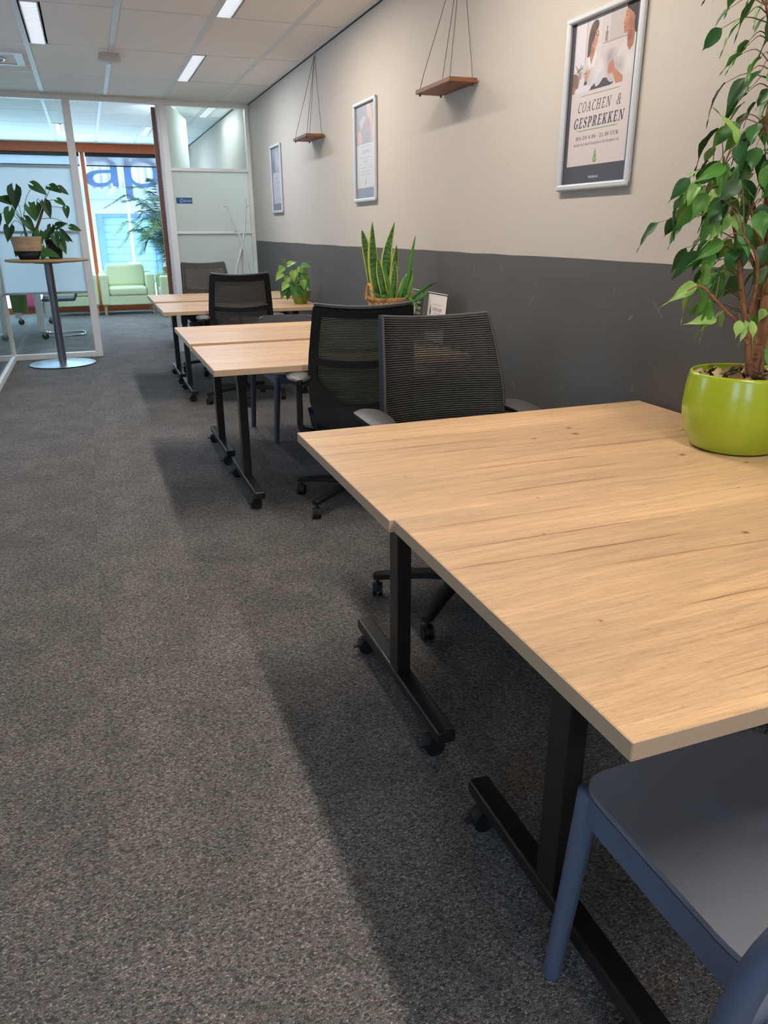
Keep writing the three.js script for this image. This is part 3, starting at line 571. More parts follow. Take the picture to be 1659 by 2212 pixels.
// ───────────────────────── leaves ─────────────────────────
function leafGeo(L, W, { fold = 0.15, droop = 0.25, lobe = 0, tip = 0.2, wav = 0, nu = 4, nv = 9, peak = 0.8 } = {}) {
  const pos = [], idx = [], uv = [];
  for (let j = 0; j <= nv; j++) for (let i = 0; i <= nu; i++) {
    const t = j / nv, u = 2 * i / nu - 1, b = Math.min(1, t / (1 - tip)), body = Math.pow(Math.sin(Math.PI * Math.pow(Math.min(b, 1), peak)), 0.85) || 0, w = W / 2 * Math.max(body, t > 1 - tip * 1.25 ? 0.09 * (1 - t) / tip : 0.03);
    const au = Math.abs(u), z = L * t - lobe * L * au * au * Math.pow(1 - t, 3), x = u * w + (lobe ? u * W * 0.18 * Math.pow(1 - t, 2) * (t < 0.4 ? 1 : 0.6) * (j ? 1 : 0.8) : 0);
    pos.push(x, -droop * L * t * t + fold * Math.abs(x) + wav * W * Math.sin(t * 14 + u * 1.5) * au, z); uv.push(i / nu, t);
  }
  const m = nu + 1; for (let j = 0; j < nv; j++) for (let i = 0; i < nu; i++) { const a = j * m + i; idx.push(a, a + m, a + 1, a + 1, a + m, a + m + 1); }
  const g = new THREE.BufferGeometry(); g.setAttribute('position', new THREE.Float32BufferAttribute(pos, 3)); g.setAttribute('uv', new THREE.Float32BufferAttribute(uv, 2)); g.setIndex(idx); g.computeVertexNormals(); return g;
}
function aim(m, pos, dir, up = V(0, 1, 0), roll = 0) {
  const z = V(...dir).normalize(); let x = up.clone().cross(z); if (x.lengthSq() < 1e-6) x = V(1, 0, 0); x.normalize(); const y = z.clone().cross(x);
  m.quaternion.setFromRotationMatrix(new THREE.Matrix4().makeBasis(x, y, z)); m.rotateZ(roll); m.position.set(...pos); return m;
}

// ───────────────────────── ficus in the lime pot ─────────────────────────
{
  const o = thing('potted_ficus', 'weeping fig with drooping leaves in a glossy lime green pot', 'potted plant', [1.655, TH, -1.60]);
  const pot = part('pot', lathe([[0, 0.002], [0.108, 0.002], [0.116, 0.006], [0.135, 0.04], [0.147, 0.085], [0.1495, 0.12], [0.147, 0.165], [0.141, 0.205], [0.139, 0.212], [0.134, 0.214], [0.129, 0.21], [0.13, 0.18], [0.0, 0.178]], 64), M.limeGlaze, o);
  part('soil', lathe([[0, 0.192], [0.07, 0.19], [0.13, 0.184]], 32), M.soil, pot);
  const dl = leafGeo(0.055, 0.026, { fold: 0.5, droop: 0.3, wav: 0.12 });
  for (let i = 0; i < 46; i++) { const a = rr(0, 6.28), r = 0.12 * Math.sqrt(rnd()); const m = part('dry_leaf', dl, M.dryLeaf[i % 3], o); aim(m, [Math.cos(a) * r, 0.196 + rr(0, 0.012), Math.sin(a) * r], [Math.cos(a * 3 + i), rr(-0.15, 0.25), Math.sin(a * 3 + i)], V(0, 1, 0), rr(-0.7, 0.7)); }
  const O = V(1.655, TH, -1.6), L = (x, y, z) => V(x, y, z).sub(O);
  const stems = [
    [[L(1.655, 0.91, -1.57), L(1.628, 1.0, -1.57), L(1.605, 1.08, -1.57), L(1.57, 1.17, -1.57), L(1.54, 1.29, -1.58), L(1.515, 1.38, -1.6), L(1.50, 1.46, -1.62)], 0.0095],
    [[L(1.69, 0.91, -1.59), L(1.695, 1.0, -1.6), L(1.705, 1.08, -1.61), L(1.71, 1.22, -1.62), L(1.70, 1.40, -1.63), L(1.68, 1.56, -1.64), L(1.67, 1.75, -1.64), L(1.66, 1.95, -1.66)], 0.019],
    [[L(1.70, 0.91, -1.62), L(1.715, 1.04, -1.64), L(1.72, 1.2, -1.66), L(1.72, 1.38, -1.68), L(1.71, 1.6, -1.69), L(1.69, 1.85, -1.7)], 0.015],
    [[L(1.672, 0.91, -1.56), L(1.65, 1.0, -1.54), L(1.655, 1.12, -1.53), L(1.62, 1.25, -1.53), L(1.60, 1.4, -1.55)], 0.006],
    [[L(1.72, 1.1, -1.62), L(1.68, 1.21, -1.6), L(1.63, 1.265, -1.58), L(1.575, 1.315, -1.56), L(1.54, 1.36, -1.55)], 0.0085],
    [[L(1.705, 1.3, -1.625), L(1.65, 1.42, -1.6), L(1.59, 1.5, -1.57), L(1.54, 1.55, -1.55)], 0.0055],
    [[L(1.70, 1.4, -1.63), L(1.65, 1.54, -1.62), L(1.60, 1.63, -1.6), L(1.56, 1.68, -1.58)], 0.0055],
    [[L(1.68, 1.56, -1.64), L(1.63, 1.68, -1.64), L(1.58, 1.76, -1.62), L(1.54, 1.80, -1.6)], 0.005],
    [[L(1.605, 1.08, -1.57), L(1.575, 1.18, -1.53), L(1.525, 1.26, -1.5), L(1.48, 1.30, -1.5)], 0.0045],
    [[L(1.71, 1.2, -1.66), L(1.65, 1.32, -1.7), L(1.58, 1.4, -1.7), L(1.53, 1.42, -1.69)], 0.005],
    [[L(1.60, 1.075, -1.57), L(1.53, 1.105, -1.55), L(1.46, 1.15, -1.54), L(1.405, 1.185, -1.54), L(1.37, 1.175, -1.54)], 0.0035],
  ];
  for (const [pts, r] of stems) part('stem', limb(pts, (t) => r * (1 - 0.72 * t) + 0.0012, 26, 9), M.bark, o);
  part('support_stick', limb([L(1.685, 0.9, -1.50), L(1.70, 1.03, -1.52), L(1.715, 1.18, -1.54)], 0.005, 6, 8), M.bamboo, o);
  const pts = stems.flatMap(([p]) => new THREE.CatmullRomCurve3(p, false, 'centripetal').getPoints(24).slice(5));
  const vars = [leafGeo(0.092, 0.038, { fold: 0.25, droop: 0.32, wav: 0.05, tip: 0.24 }), leafGeo(0.076, 0.034, { fold: 0.35, droop: 0.2, wav: 0.07, tip: 0.22 }), leafGeo(0.1, 0.033, { fold: 0.5, droop: 0.42, wav: 0.09, tip: 0.26 }), leafGeo(0.07, 0.038, { fold: 0.15, droop: 0.25, wav: 0.03, tip: 0.18 })];
  const C = [[1.52, 1.79, 4], [1.55, 1.75, 4], [1.52, 1.75, 3], [1.56, 1.70, 4], [1.54, 1.66, 4], [1.53, 1.64, 3], [1.57, 1.59, 4], [1.52, 1.59, 4], [1.59, 1.56, 4], [1.56, 1.53, 4], [1.52, 1.54, 3], [1.53, 1.49, 4], [1.51, 1.50, 2], [1.59, 1.47, 4], [1.47, 1.44, 3], [1.51, 1.45, 5], [1.56, 1.43, 5], [1.62, 1.43, 4], [1.49, 1.41, 5], [1.55, 1.39, 5], [1.61, 1.38, 5], [1.45, 1.36, 4], [1.50, 1.35, 6], [1.57, 1.34, 5], [1.44, 1.32, 5], [1.48, 1.31, 6], [1.53, 1.33, 5], [1.63, 1.31, 4], [1.52, 1.27, 5], [1.50, 1.24, 4], [1.58, 1.24, 3], [1.65, 1.26, 3], [1.55, 1.22, 4], [1.49, 1.20, 3], [1.53, 1.19, 4], [1.63, 1.18, 3], [1.52, 1.15, 3], [1.58, 1.15, 3], [1.66, 1.16, 2], [1.56, 1.07, 4], [1.60, 1.06, 3], [1.59, 1.03, 2], [1.65, 1.08, 2],
    [1.60, 1.85, 5], [1.56, 1.92, 6], [1.66, 1.78, 5], [1.68, 1.62, 4], [1.71, 1.45, 4], [1.70, 1.30, 3], [1.50, 1.88, 3]];
  const twigs = [];
  C.forEach(([x, y, n], ci) => {
    for (let k = 0; k < n; k++) {
      const p = V(Math.min(1.735, x + rr(-0.035, 0.045)), y + 0.04 + rr(-0.04, 0.04), -1.6 + rr(-0.13, 0.12)); p.sub(O);
      let best = pts[0], bd = 9; for (const q of pts) { const d = q.distanceTo(p) + Math.max(0, q.y - p.y) * 0.6; if (d < bd) { bd = d; best = q; } }
      const out = V(p.x - best.x, 0, p.z - best.z); if (out.lengthSq() < 1e-5) out.set(rr(-1, 1), 0, rr(-1, 1)); out.normalize();
      const d = [out.x * rr(0.2, 0.75) - 0.18, -rr(0.45, 1), out.z * rr(0.3, 0.8) + rr(-0.3, 0.3)], v = vars[(ci + k) % 4], m = part('leaf', v, y < 1.1 ? (rnd() < 0.5 ? M.ficusPale : M.ficus[2]) : rnd() < 0.06 ? M.ficusPale : M.ficus[Math.floor(rnd() * 5)], o);
      if (p.x + d[0] * 0.08 + O.x > 1.79) d[0] = -0.3;
      aim(m, [p.x, p.y, p.z], d, V(rr(-0.5, 0.5), 1, rr(-0.5, 0.9)), rr(-0.7, 0.7)); m.scale.setScalar((y < 1.1 ? 0.72 : 1) * rr(0.82, 1.15));
      if (k < 3 || rnd() < 0.4) { const mid = best.clone().lerp(p, 0.55).add(V(0, 0.018, 0)); twigs.push(limb([best, mid, p], (t) => 0.0017 - 0.001 * t, 6, 5)); }
    }
  });
  for (const [x, y, dx, dy, pale] of [[1.475, 1.50, -0.5, 0.9, 1], [1.475, 1.29, -0.9, -0.45, 0], [1.435, 1.235, -0.2, -1, 0], [1.41, 1.19, -0.8, -0.35, 1], [1.49, 1.10, -1, 0.05, 1], [1.45, 1.455, -0.95, -0.25, 0], [1.46, 1.15, -0.1, -1, 0], [1.43, 1.175, 0.1, -1, 0]]) {
    const p = V(x, y, -1.56).sub(O), m = part('leaf', vars[2], pale ? M.ficusPale : M.ficus[2], o); aim(m, p.toArray(), [dx, dy, 0.15], V(0.1, 0.6, 1)); 
    let best = pts[0], bd = 9; for (const q of pts) { const d = q.distanceTo(p); if (d < bd) { bd = d; best = q; } } twigs.push(limb([best, best.clone().lerp(p, 0.5).add(V(0, 0.012, 0)), p], 0.0011, 6, 5));
  }
  part('twigs', twigs, M.twig, o).userData.kind = 'stuff';
}

// ───────────────────────── high table with two plants ─────────────────────────
{
  const o = thing('high_table', 'round high table on a steel column and disc foot by the glass', 'table', [-0.405, 0, -8.70]);
  const T = part('tabletop', lathe([[0, 1.026], [0.3, 1.026], [0.375, 1.034], [0.385, 1.04], [0.386, 1.05], [0.382, 1.056], [0, 1.056]], 56), S({ color: '#c79a63', roughness: 0.45 }), o);
  part('rim', new THREE.TorusGeometry(0.385, 0.0105, 8, 64).rotateX(Math.PI / 2).scale(1, 1, 1).translate(0, 1.046, 0), S({ color: '#b98f60', roughness: 0.5 }), T);
  part('column', cyl(0.04, 0.04, 1.0, 32).translate(0, 0.53, 0), S({ color: '#85888e', roughness: 0.32, metalness: 0.8 }), o);
  part('mounting_plate', cyl(0.12, 0.18, 0.014, 32).translate(0, 1.02, 0), M.black, o);
  const F = part('base_disc', lathe([[0, 0.04], [0.05, 0.038], [0.07, 0.03], [0.25, 0.02], [0.325, 0.012], [0.33, 0.008], [0, 0.006]], 64), S({ color: '#b6bac0', roughness: 0.28, metalness: 0.85 }), o);
  part('rubber_ring', lathe([[0, 0], [0.328, 0], [0.334, 0.004], [0.332, 0.009], [0, 0.009]], 64), M.rubber, F);
}
const heart = leafGeo(0.155, 0.088, { lobe: 0.35, tip: 0.06, fold: 0.25, droop: 0.2, nu: 8, nv: 10, peak: 0.55 });
{
  const B = V(-0.565, 1.056, -8.66), o = thing('potted_arrow_plant', 'large-leaved plant in a pale wooden pot with a black foot, on the high table', 'potted plant', B.toArray());
  const pot = part('pot', lathe([[0, 0.078], [0.11, 0.078], [0.127, 0.082], [0.152, 0.215], [0.146, 0.216], [0.138, 0.205], [0, 0.2]], 40), S({ map: pixels(256, 128, (x, y) => { const v = 1 + 0.35 * (fbm(x / 50, y / 5, 51) - 0.5); return [clamp(192 * v), clamp(160 * v), clamp(128 * v)]; }), roughness: 0.8 }), o);
  part('pot_foot', lathe([[0, 0], [0.088, 0], [0.121, 0.08], [0, 0.08]], 40), M.blackMatt, pot);
  part('soil', cyl(0.138, 0.138, 0.01, 30).translate(0, 0.2, 0), M.soil, pot);
  const L = (x, y, z) => V(x, y, z).sub(B);
  const s1 = L(-0.50, 1.27, -8.66), s2 = L(-0.33, 1.62, -8.63), s3 = L(-0.56, 1.27, -8.66), s4 = L(-0.57, 1.40, -8.64);
  part('stem', limb([s1, L(-0.45, 1.36, -8.65), L(-0.39, 1.48, -8.64), s2], (t) => 0.015 - 0.005 * t, 16, 9), S({ color: '#6a4a35', roughness: 0.8 }), o);
  part('stem', limb([s3, L(-0.565, 1.33, -8.65), s4], (t) => 0.013 - 0.005 * t, 10, 9), M.petiole, o);
  const leaves = [[-0.60, 1.69, 0, -0.1, -1, 4, 0], [-0.42, 1.73, 0, 0.8, -0.5, 3, 1], [-0.27, 1.725, 1, 0.4, -0.2, 3, 1], [-0.19, 1.71, 1, 0.9, -0.55, 2, 0], [-0.22, 1.60, 1, 0.6, -0.4, 2, 2], [-0.16, 1.53, 1, 0.02, -1, 2, 1], [-0.13, 1.355, 1, 1, -0.3, 2, 1], [-0.78, 1.62, 0, -0.9, -0.3, 3, 0], [-0.80, 1.46, 0, -0.1, -1, 3, 1], [-0.70, 1.35, 0, -0.25, -1, 3, 0], [-0.67, 1.50, 0, -0.3, -0.9, 3, 2], [-0.66, 1.60, 0, -0.6, 0.1, 3, 1], [-0.34, 1.57, 1, 0.25, -1, 3, 0], [-0.49, 1.54, 0, 0.35, -1, 3, 2], [-0.43, 1.55, 1, -0.1, -1, 3, 2], [-0.44, 1.29, 1, -0.15, -1, 3, 2], [-0.40, 1.12, 1, 0.8, -0.2, 3, 2], [-0.66, 1.17, 0, -0.3, -1, 2, 1], [-0.54, 1.42, 0, 0.5, -0.8, 3, 1]];
  leaves.forEach(([x, y, st, dx, dy, sc, m], i) => {
    const p = L(x, y, -8.62 + 0.05 * Math.sin(i * 2.1)), from = st ? s1.clone().lerp(s2, 0.25 + 0.7 * Math.min(1, Math.max(0, (y - 1.2) / 0.5))) : s3.clone().lerp(s4, 0.5 + 0.5 * Math.min(1, Math.max(0, (y - 1.2) / 0.4)));
    const lf = part('leaf', heart, M.darkLeaf[m], o); aim(lf, p.toArray(), [dx, dy, 0.25 + 0.3 * Math.sin(i * 3.7)], V(0.1, 0.5, 1)); lf.scale.setScalar(sc * 0.29 + 0.06);
    part('petiole', limb([from, from.clone().lerp(p, 0.5).add(V(0, 0.05 + 0.03 * Math.sin(i), 0)), p], 0.003, 12, 6), M.petiole, o);
  });
}
{
  const B = V(-0.325, 1.056, -8.80), o = thing('potted_climber', 'small leafy plant in a black pot, behind the wooden pot on the high table', 'potted plant', B.toArray());
  const pot = part('pot', lathe([[0, 0], [0.06, 0], [0.066, 0.01], [0.078, 0.16], [0.083, 0.165], [0.083, 0.19], [0.076, 0.19], [0.07, 0.17], [0, 0.165]], 32), M.blackMatt, o);
  part('soil', cyl(0.07, 0.07, 0.01, 24).translate(0, 0.165, 0), M.soil, pot);
  [[0.0, 0.30, 0.03, -0.2, -0.8], [0.08, 0.25, 0.05, 0.6, -0.8], [0.07, 0.16, 0.08, 0.35, -1], [-0.03, 0.25, 0.06, -0.4, -0.7], [0.06, 0.31, 0.02, 0.5, 0.2], [-0.09, 0.09, 0.1, -0.3, -0.8], [0.1, 0.22, 0.0, 0.8, -0.5], [0.02, 0.21, 0.09, 0.2, -0.9]].forEach(([x, y, z, dx, dy], i) => {
    const lf = part('leaf', heart, M.darkLeaf[i % 3], o); aim(lf, [x, y, z], [dx, dy, 0.4], V(0, 0.5, 1)); lf.scale.setScalar(0.72 + 0.06 * (i % 3));
    part('petiole', limb([[0, 0.165, 0], [x * 0.4, y * 0.6 + 0.1, z * 0.4], [x, y, z]], 0.0025, 8, 6), M.petiole, o);
  });
}

// ───────────────────────── pothos in an olive bowl ─────────────────────────
{
  const B = V(1.635, TH, -6.44), o = thing('potted_pothos', 'bushy light green plant in an olive green bowl on the far desk', 'potted plant', B.toArray());
  const pot = part('bowl', lathe([[0, 0], [0.05, 0], [0.054, 0.005], [0.09, 0.1], [0.093, 0.106], [0.088, 0.107], [0.08, 0.092], [0, 0.085]], 40), M.oliveGlaze, o);
  part('soil', cyl(0.08, 0.08, 0.006, 24).translate(0, 0.09, 0), M.soil, pot);
  for (const [x, z, h] of [[0.035, 0.03, 0.05], [0.06, 0.0, 0.03], [0.02, 0.055, 0.03]]) part('white_stone', new THREE.IcosahedronGeometry(0.02, 0).scale(0.9, h / 0.03, 0.9).translate(x, 0.098 + h * 0.3, z), S({ color: '#e9e2d6', roughness: 0.6, flatShading: true }), o);
  const lf = leafGeo(0.1, 0.062, { lobe: 0.12, tip: 0.08, fold: 0.25, droop: 0.3, nu: 6, peak: 0.6 });
  [[-0.15, 0.30, -0.5, -0.5, 0], [-0.13, 0.32, -0.2, 0.4, 0], [-0.1, 0.31, 0.4, 0.3, 2], [-0.17, 0.25, -0.7, -0.5, 2], [-0.06, 0.27, 0.1, -0.6, 0], [-0.02, 0.28, 0.5, -0.2, 0], [0.0, 0.31, 0.6, 0.0, 1], [0.02, 0.24, 0.4, -0.8, 0], [-0.04, 0.22, -0.3, -0.8, 2], [0.0, 0.19, 0.1, -0.8, 0], [0.04, 0.19, 0.4, -0.5, 1], [-0.06, 0.16, -0.1, -0.9, 1], [-0.02, 0.15, 0.25, -0.9, 3], [-0.1, 0.15, -0.2, -1, 3], [-0.13, 0.17, -0.7, -0.6, 2], [-0.11, 0.22, -0.5, -0.7, 0], [-0.14, 0.12, -0.5, -0.9, 1], [-0.08, 0.26, 0.0, -0.8, 2]].forEach(([x, y, dx, dy, m], i) => {
    const z = 0.05 + 0.04 * Math.sin(i * 2.3), l = part('leaf', lf, M.pothos[m], o); aim(l, [x, y, z], [dx, dy, 0.45], V(0, 0.7, 0.8)); l.scale.setScalar(i > 10 && i < 14 ? 1.25 : 0.85);
    part('petiole', limb([[0, 0.09, 0], [x * 0.35, y * 0.8 + 0.04, z * 0.5], [x, y, z]], 0.002, 8, 5), M.petiole, o);
  });
  part('petiole', limb([[0.02, 0.09, 0], [0.06, 0.2, 0.01], [0.05, 0.28, 0.01], [0.02, 0.3, 0.02]], 0.002, 10, 5), M.twig, o);
}

// ───────────────────────── snake plant in a basket ─────────────────────────
{
  const B = V(1.555, TH, -4.10), o = thing('snake_plant', 'tall snake plant with yellow-edged leaves in a woven basket by the wall', 'potted plant', B.toArray());
  const bk = part('basket', lathe([[0, 0], [0.1, 0], [0.112, 0.02], [0.122, 0.12], [0.12, 0.215], [0.125, 0.222], [0.125, 0.232], [0.117, 0.232], [0.11, 0.2], [0, 0.19]], 40), M.basket, o);
  for (const [a, q] of [[Math.PI * 0.98, 1], [Math.PI * 0.07, 1]]) { const c = Math.cos(a), s = Math.sin(a), pt = []; for (let i = 0; i <= 8; i++) { const t = i / 8 * Math.PI; pt.push(V(c * 0.122 - s * 0.045 * Math.cos(t), 0.215 + 0.085 * Math.sin(t), s * 0.122 + c * 0.045 * Math.cos(t))); } part('handle', limb(pt, (t) => 0.0085 + 0.0012 * Math.sin(t * 60), 40, 8), M.rope, bk); }
  part('soil', cyl(0.11, 0.11, 0.008, 28).translate(0, 0.2, 0), M.soil, bk);
  const sw = (pts, w, tw) => { const c = new THREE.CatmullRomCurve3(pts.map((p) => V(...p))), pos = [], uv = [], idx = [], n = 22;
    for (let i = 0; i <= n; i++) { const t = i / n, p = c.getPoint(t), T = c.getTangent(t), a = tw[0] + (tw[1] - tw[0]) * t, S0 = V(Math.cos(a), 0, Math.sin(a)); S0.addScaledVector(T, -S0.dot(T)).normalize(); const U = T.clone().cross(S0), ww = w * Math.pow(Math.sin(Math.PI * Math.pow(0.16 + 0.84 * t, 1.25)), 0.7) * (t > 0.97 ? 0.3 : 1);
      for (let k = 0; k <= 6; k++) { const u = k / 3 - 1, q = p.clone().addScaledVector(S0, u * ww).addScaledVector(U, 0.35 * ww * (u * u - 0.5)); pos.push(q.x, q.y, q.z); uv.push(k / 6, t); } }
    for (let i = 0; i < n; i++) for (let k = 0; k < 6; k++) { const a = i * 7 + k; idx.push(a, a + 1, a + 7, a + 7, a + 1, a + 8); }
    const g = new THREE.BufferGeometry(); g.setAttribute('position', new THREE.Float32BufferAttribute(pos, 3)); g.setAttribute('uv', new THREE.Float32BufferAttribute(uv, 2)); g.setIndex(idx); g.computeVertexNormals(); return g; };
  const D = (x, y, z = 0) => [x - 1.555, y - TH, z];
  [[[D(1.50, 0.92), D(1.47, 1.05, 0.01), D(1.452, 1.2, 0.02), D(1.45, 1.36, 0.02)], 0.027, [0.2, -0.5]],
   [[D(1.545, 0.92), D(1.535, 1.08, 0.01), D(1.535, 1.2, 0.02), D(1.575, 1.36, 0.03)], 0.025, [-0.3, 1.0]],
   [[D(1.56, 0.92), D(1.57, 1.05, 0.02), D(1.582, 1.15, 0.02), D(1.59, 1.24, 0.02)], 0.021, [0.1, -0.4]],
   [[D(1.52, 0.92, 0.03), D(1.50, 1.02, 0.04), D(1.485, 1.1, 0.04), D(1.472, 1.18, 0.04)], 0.018, [0.3, 0.2]],
   [[D(1.555, 0.92, 0.05), D(1.557, 1.0, 0.06), D(1.562, 1.08, 0.06), D(1.565, 1.16, 0.06)], 0.018, [-0.2, 0.4]],
   [[D(1.59, 0.92, 0.03), D(1.62, 1.0, 0.04), D(1.65, 1.06, 0.04), D(1.677, 1.11, 0.04)], 0.022, [0.2, 0.2]],
   [[D(1.47, 0.94, -0.03), D(1.45, 1.12, -0.04), D(1.43, 1.24, -0.04), D(1.41, 1.32, -0.04)], 0.02, [0.5, 0.6]],
   [[D(1.54, 0.92, 0.02), D(1.52, 0.98, 0.03), D(1.51, 1.03, 0.03), D(1.505, 1.07, 0.03)], 0.014, [0.3, 0.3]],
  ].forEach(([p, w, tw]) => part('leaf', sw(p, w * 1.25, tw), M.snake, o));
  [[[D(1.62, 0.92, 0.04), D(1.645, 1.05, 0.05), D(1.665, 1.17, 0.05), D(1.69, 1.29, 0.05)], 0.011], [[D(1.52, 0.92, 0.1), D(1.5, 0.98, 0.12), D(1.45, 0.98, 0.13), D(1.40, 1.01, 0.13)], 0.009], [[D(1.55, 0.9, 0.1), D(1.52, 1.0, 0.12), D(1.495, 1.08, 0.12), D(1.475, 1.14, 0.12)], 0.009], [[D(1.56, 0.9, 0.1), D(1.58, 1.0, 0.12), D(1.60, 1.07, 0.12), D(1.615, 1.09, 0.12)], 0.009],
   [[D(1.62, 0.9, 0.1), D(1.63, 1.0, 0.12), D(1.645, 1.05, 0.12), D(1.65, 1.07, 0.12)], 0.008], [[D(1.63, 0.92, 0.06), D(1.68, 0.98, 0.1), D(1.74, 1.03, 0.14), D(1.775, 1.045, 0.18)], 0.01], [[D(1.62, 0.92, 0.1), D(1.66, 0.95, 0.14), D(1.70, 0.98, 0.16), D(1.72, 1.0, 0.17)], 0.011], [[D(1.6, 0.92, 0.12), D(1.61, 0.97, 0.15), D(1.635, 0.94, 0.17), D(1.66, 0.9, 0.18)], 0.008]].forEach(([p, w]) => part('grass_leaf', sw(p, w, [0.1, 0.4]), M.spider, o));
}

// ───────────────────────── cards by the snake plant ─────────────────────────
{
  const flyer = canvasTex(256, 420, (c, w, h) => {
    c.fillStyle = '#3d4a38'; c.fillRect(0, 0, w, h); c.fillStyle = '#5b665c'; c.fillRect(0, 0, w, 60); for (let i = 0; i < 60; i++) { c.fillStyle = `rgba(${60 + 50 * hash(i, 1, 1)},${80 + 50 * hash(i, 2, 1)},50,0.5)`; c.beginPath(); c.ellipse(256 * hash(i, 3, 1), 300 + 120 * hash(i, 4, 1), 22, 9, i, 0, 7); c.fill(); }
    c.fillStyle = '#e8e2da'; c.beginPath(); c.ellipse(62, 160, 52, 75, 0, 0, 7); c.fill(); c.strokeStyle = '#9a8f8a'; c.lineWidth = 5; c.beginPath(); c.ellipse(62, 160, 32, 48, 0, 0, 7); c.stroke();
    c.fillStyle = '#e6e6d8'; c.font = 'bold 38px sans-serif'; ['Kantoor?', 'of vaste', 'werkplek'].forEach((s, i) => c.fillText(s, 122, 110 + i * 50, 118)); c.fillRect(122, 250, 76, 8); c.fillRect(122, 266, 70, 8); c.fillRect(122, 282, 76, 8); c.fillStyle = '#c9a56a'; c.fillRect(20, 320, 46, 100);
  });
  const card = canvasTex(420, 520, (c, w, h) => {
    c.fillStyle = '#e9e0dd'; c.fillRect(0, 0, w, h); c.strokeStyle = '#d4cbc9'; c.lineWidth = 4; c.strokeRect(14, 14, w - 28, h - 28);
    c.fillStyle = '#3f7a3c'; c.beginPath(); c.moveTo(66, 110); c.bezierCurveTo(76, 160, 92, 190, 82, 215); c.bezierCurveTo(74, 235, 54, 235, 48, 215); c.bezierCurveTo(40, 190, 58, 160, 66, 110); c.fill();
    c.fillStyle = '#8b8588'; c.fillRect(120, 105, 210, 4); c.fillRect(150, 200, 160, 5); c.fillRect(120, 232, 215, 4); c.font = 'italic bold 58px serif'; c.fillStyle = '#6f696c'; c.fillText('Work & meet', 118, 180, 216);
    c.fillRect(95, 262, 85, 10); c.fillStyle = '#b9aead'; for (let i = 0; i < 7; i++) { c.fillRect(95, 320 + i * 24, 70, 6); c.fillRect(185, 315 + i * 24, 60, 6); c.fillRect(255, 315 + i * 24, 50, 6); }
  });
  const acr = P({ color: '#e6efec', roughness: 0.02, transmission: 1, thickness: 0 });
  const holder = (name, label, z0, z1, x, h, tex) => {
    const w = z1 - z0, o = thing(name, label, 'sign holder', [x, TH, (z0 + z1) / 2], -Math.PI / 2);   // local +z faces -x
    const lean = -0.1; 
    part('foot', rbox(w, 0.003, 0.09, 0.001).translate(0, 0.0015, 0.03), acr, o);
    const f = sub('frame', o, [0, 0.002, -0.01], [lean, 0, 0]);
    part('acrylic_sheet', rbox(w, h, 0.003, 0.001).translate(0, h / 2, -0.004), acr, f);
    part('printed_sheet', planarUV(lim(-w / 2 + 0.006, w / 2 - 0.006, 0.008, h - 0.008, -0.0008, 0.0008, 0), (xx, y) => [(xx + w / 2 - 0.006) / (w - 0.012), (y - 0.008) / (h - 0.016)]), S({ map: tex, roughness: 0.35 }), f);
    part('top_edge', rbox(w, 0.004, 0.006, 0.001).translate(0, h, 0.002), M.whiteGloss, f);
  };
  holder('flyer_stand', 'dark green flyer with a white round emblem, standing left of the white card', -4.17, -4.01, 1.69, 0.262, flyer);
  holder('card_stand', 'white printed card in a stand, right of the dark green flyer', -3.935, -3.69, 1.69, 0.262, card);
}

// ───────────────────────── posters ─────────────────────────
const pear = (c, x, y, s, col) => { c.fillStyle = col; c.beginPath(); c.moveTo(x, y - s); c.bezierCurveTo(x + s * 0.28, y - s * 0.8, x + s * 0.2, y - s * 0.2, x + s * 0.45, y + s * 0.25); c.bezierCurveTo(x + s * 0.7, y + s * 0.8, x + s * 0.3, y + s, x, y + s); c.bezierCurveTo(x - s * 0.3, y + s, x - s * 0.7, y + s * 0.8, x - s * 0.45, y + s * 0.25); c.bezierCurveTo(x - s * 0.2, y - s * 0.2, x - s * 0.28, y - s * 0.8, x, y - s); c.fill(); c.strokeStyle = col; c.lineWidth = s * 0.05; c.beginPath(); c.moveTo(x, y - s); c.lineTo(x + s * 0.05, y - s * 1.25); c.stroke(); };
const blob = (c, col, pts) => { c.fillStyle = col; c.beginPath(); c.moveTo(pts[0][0], pts[0][1]); for (let i = 1; i < pts.length; i++) { const p = pts[i], q = pts[(i + 1) % pts.length]; c.quadraticCurveTo(p[0], p[1], (p[0] + q[0]) / 2, (p[1] + q[1]) / 2); } c.closePath(); c.fill(); };
function posterBase(c, w, h, mat, paper) { c.fillStyle = mat; c.fillRect(0, 0, w, h); c.fillStyle = paper; c.fillRect(w * 0.055, 0, w * 0.89, h * 0.885); }
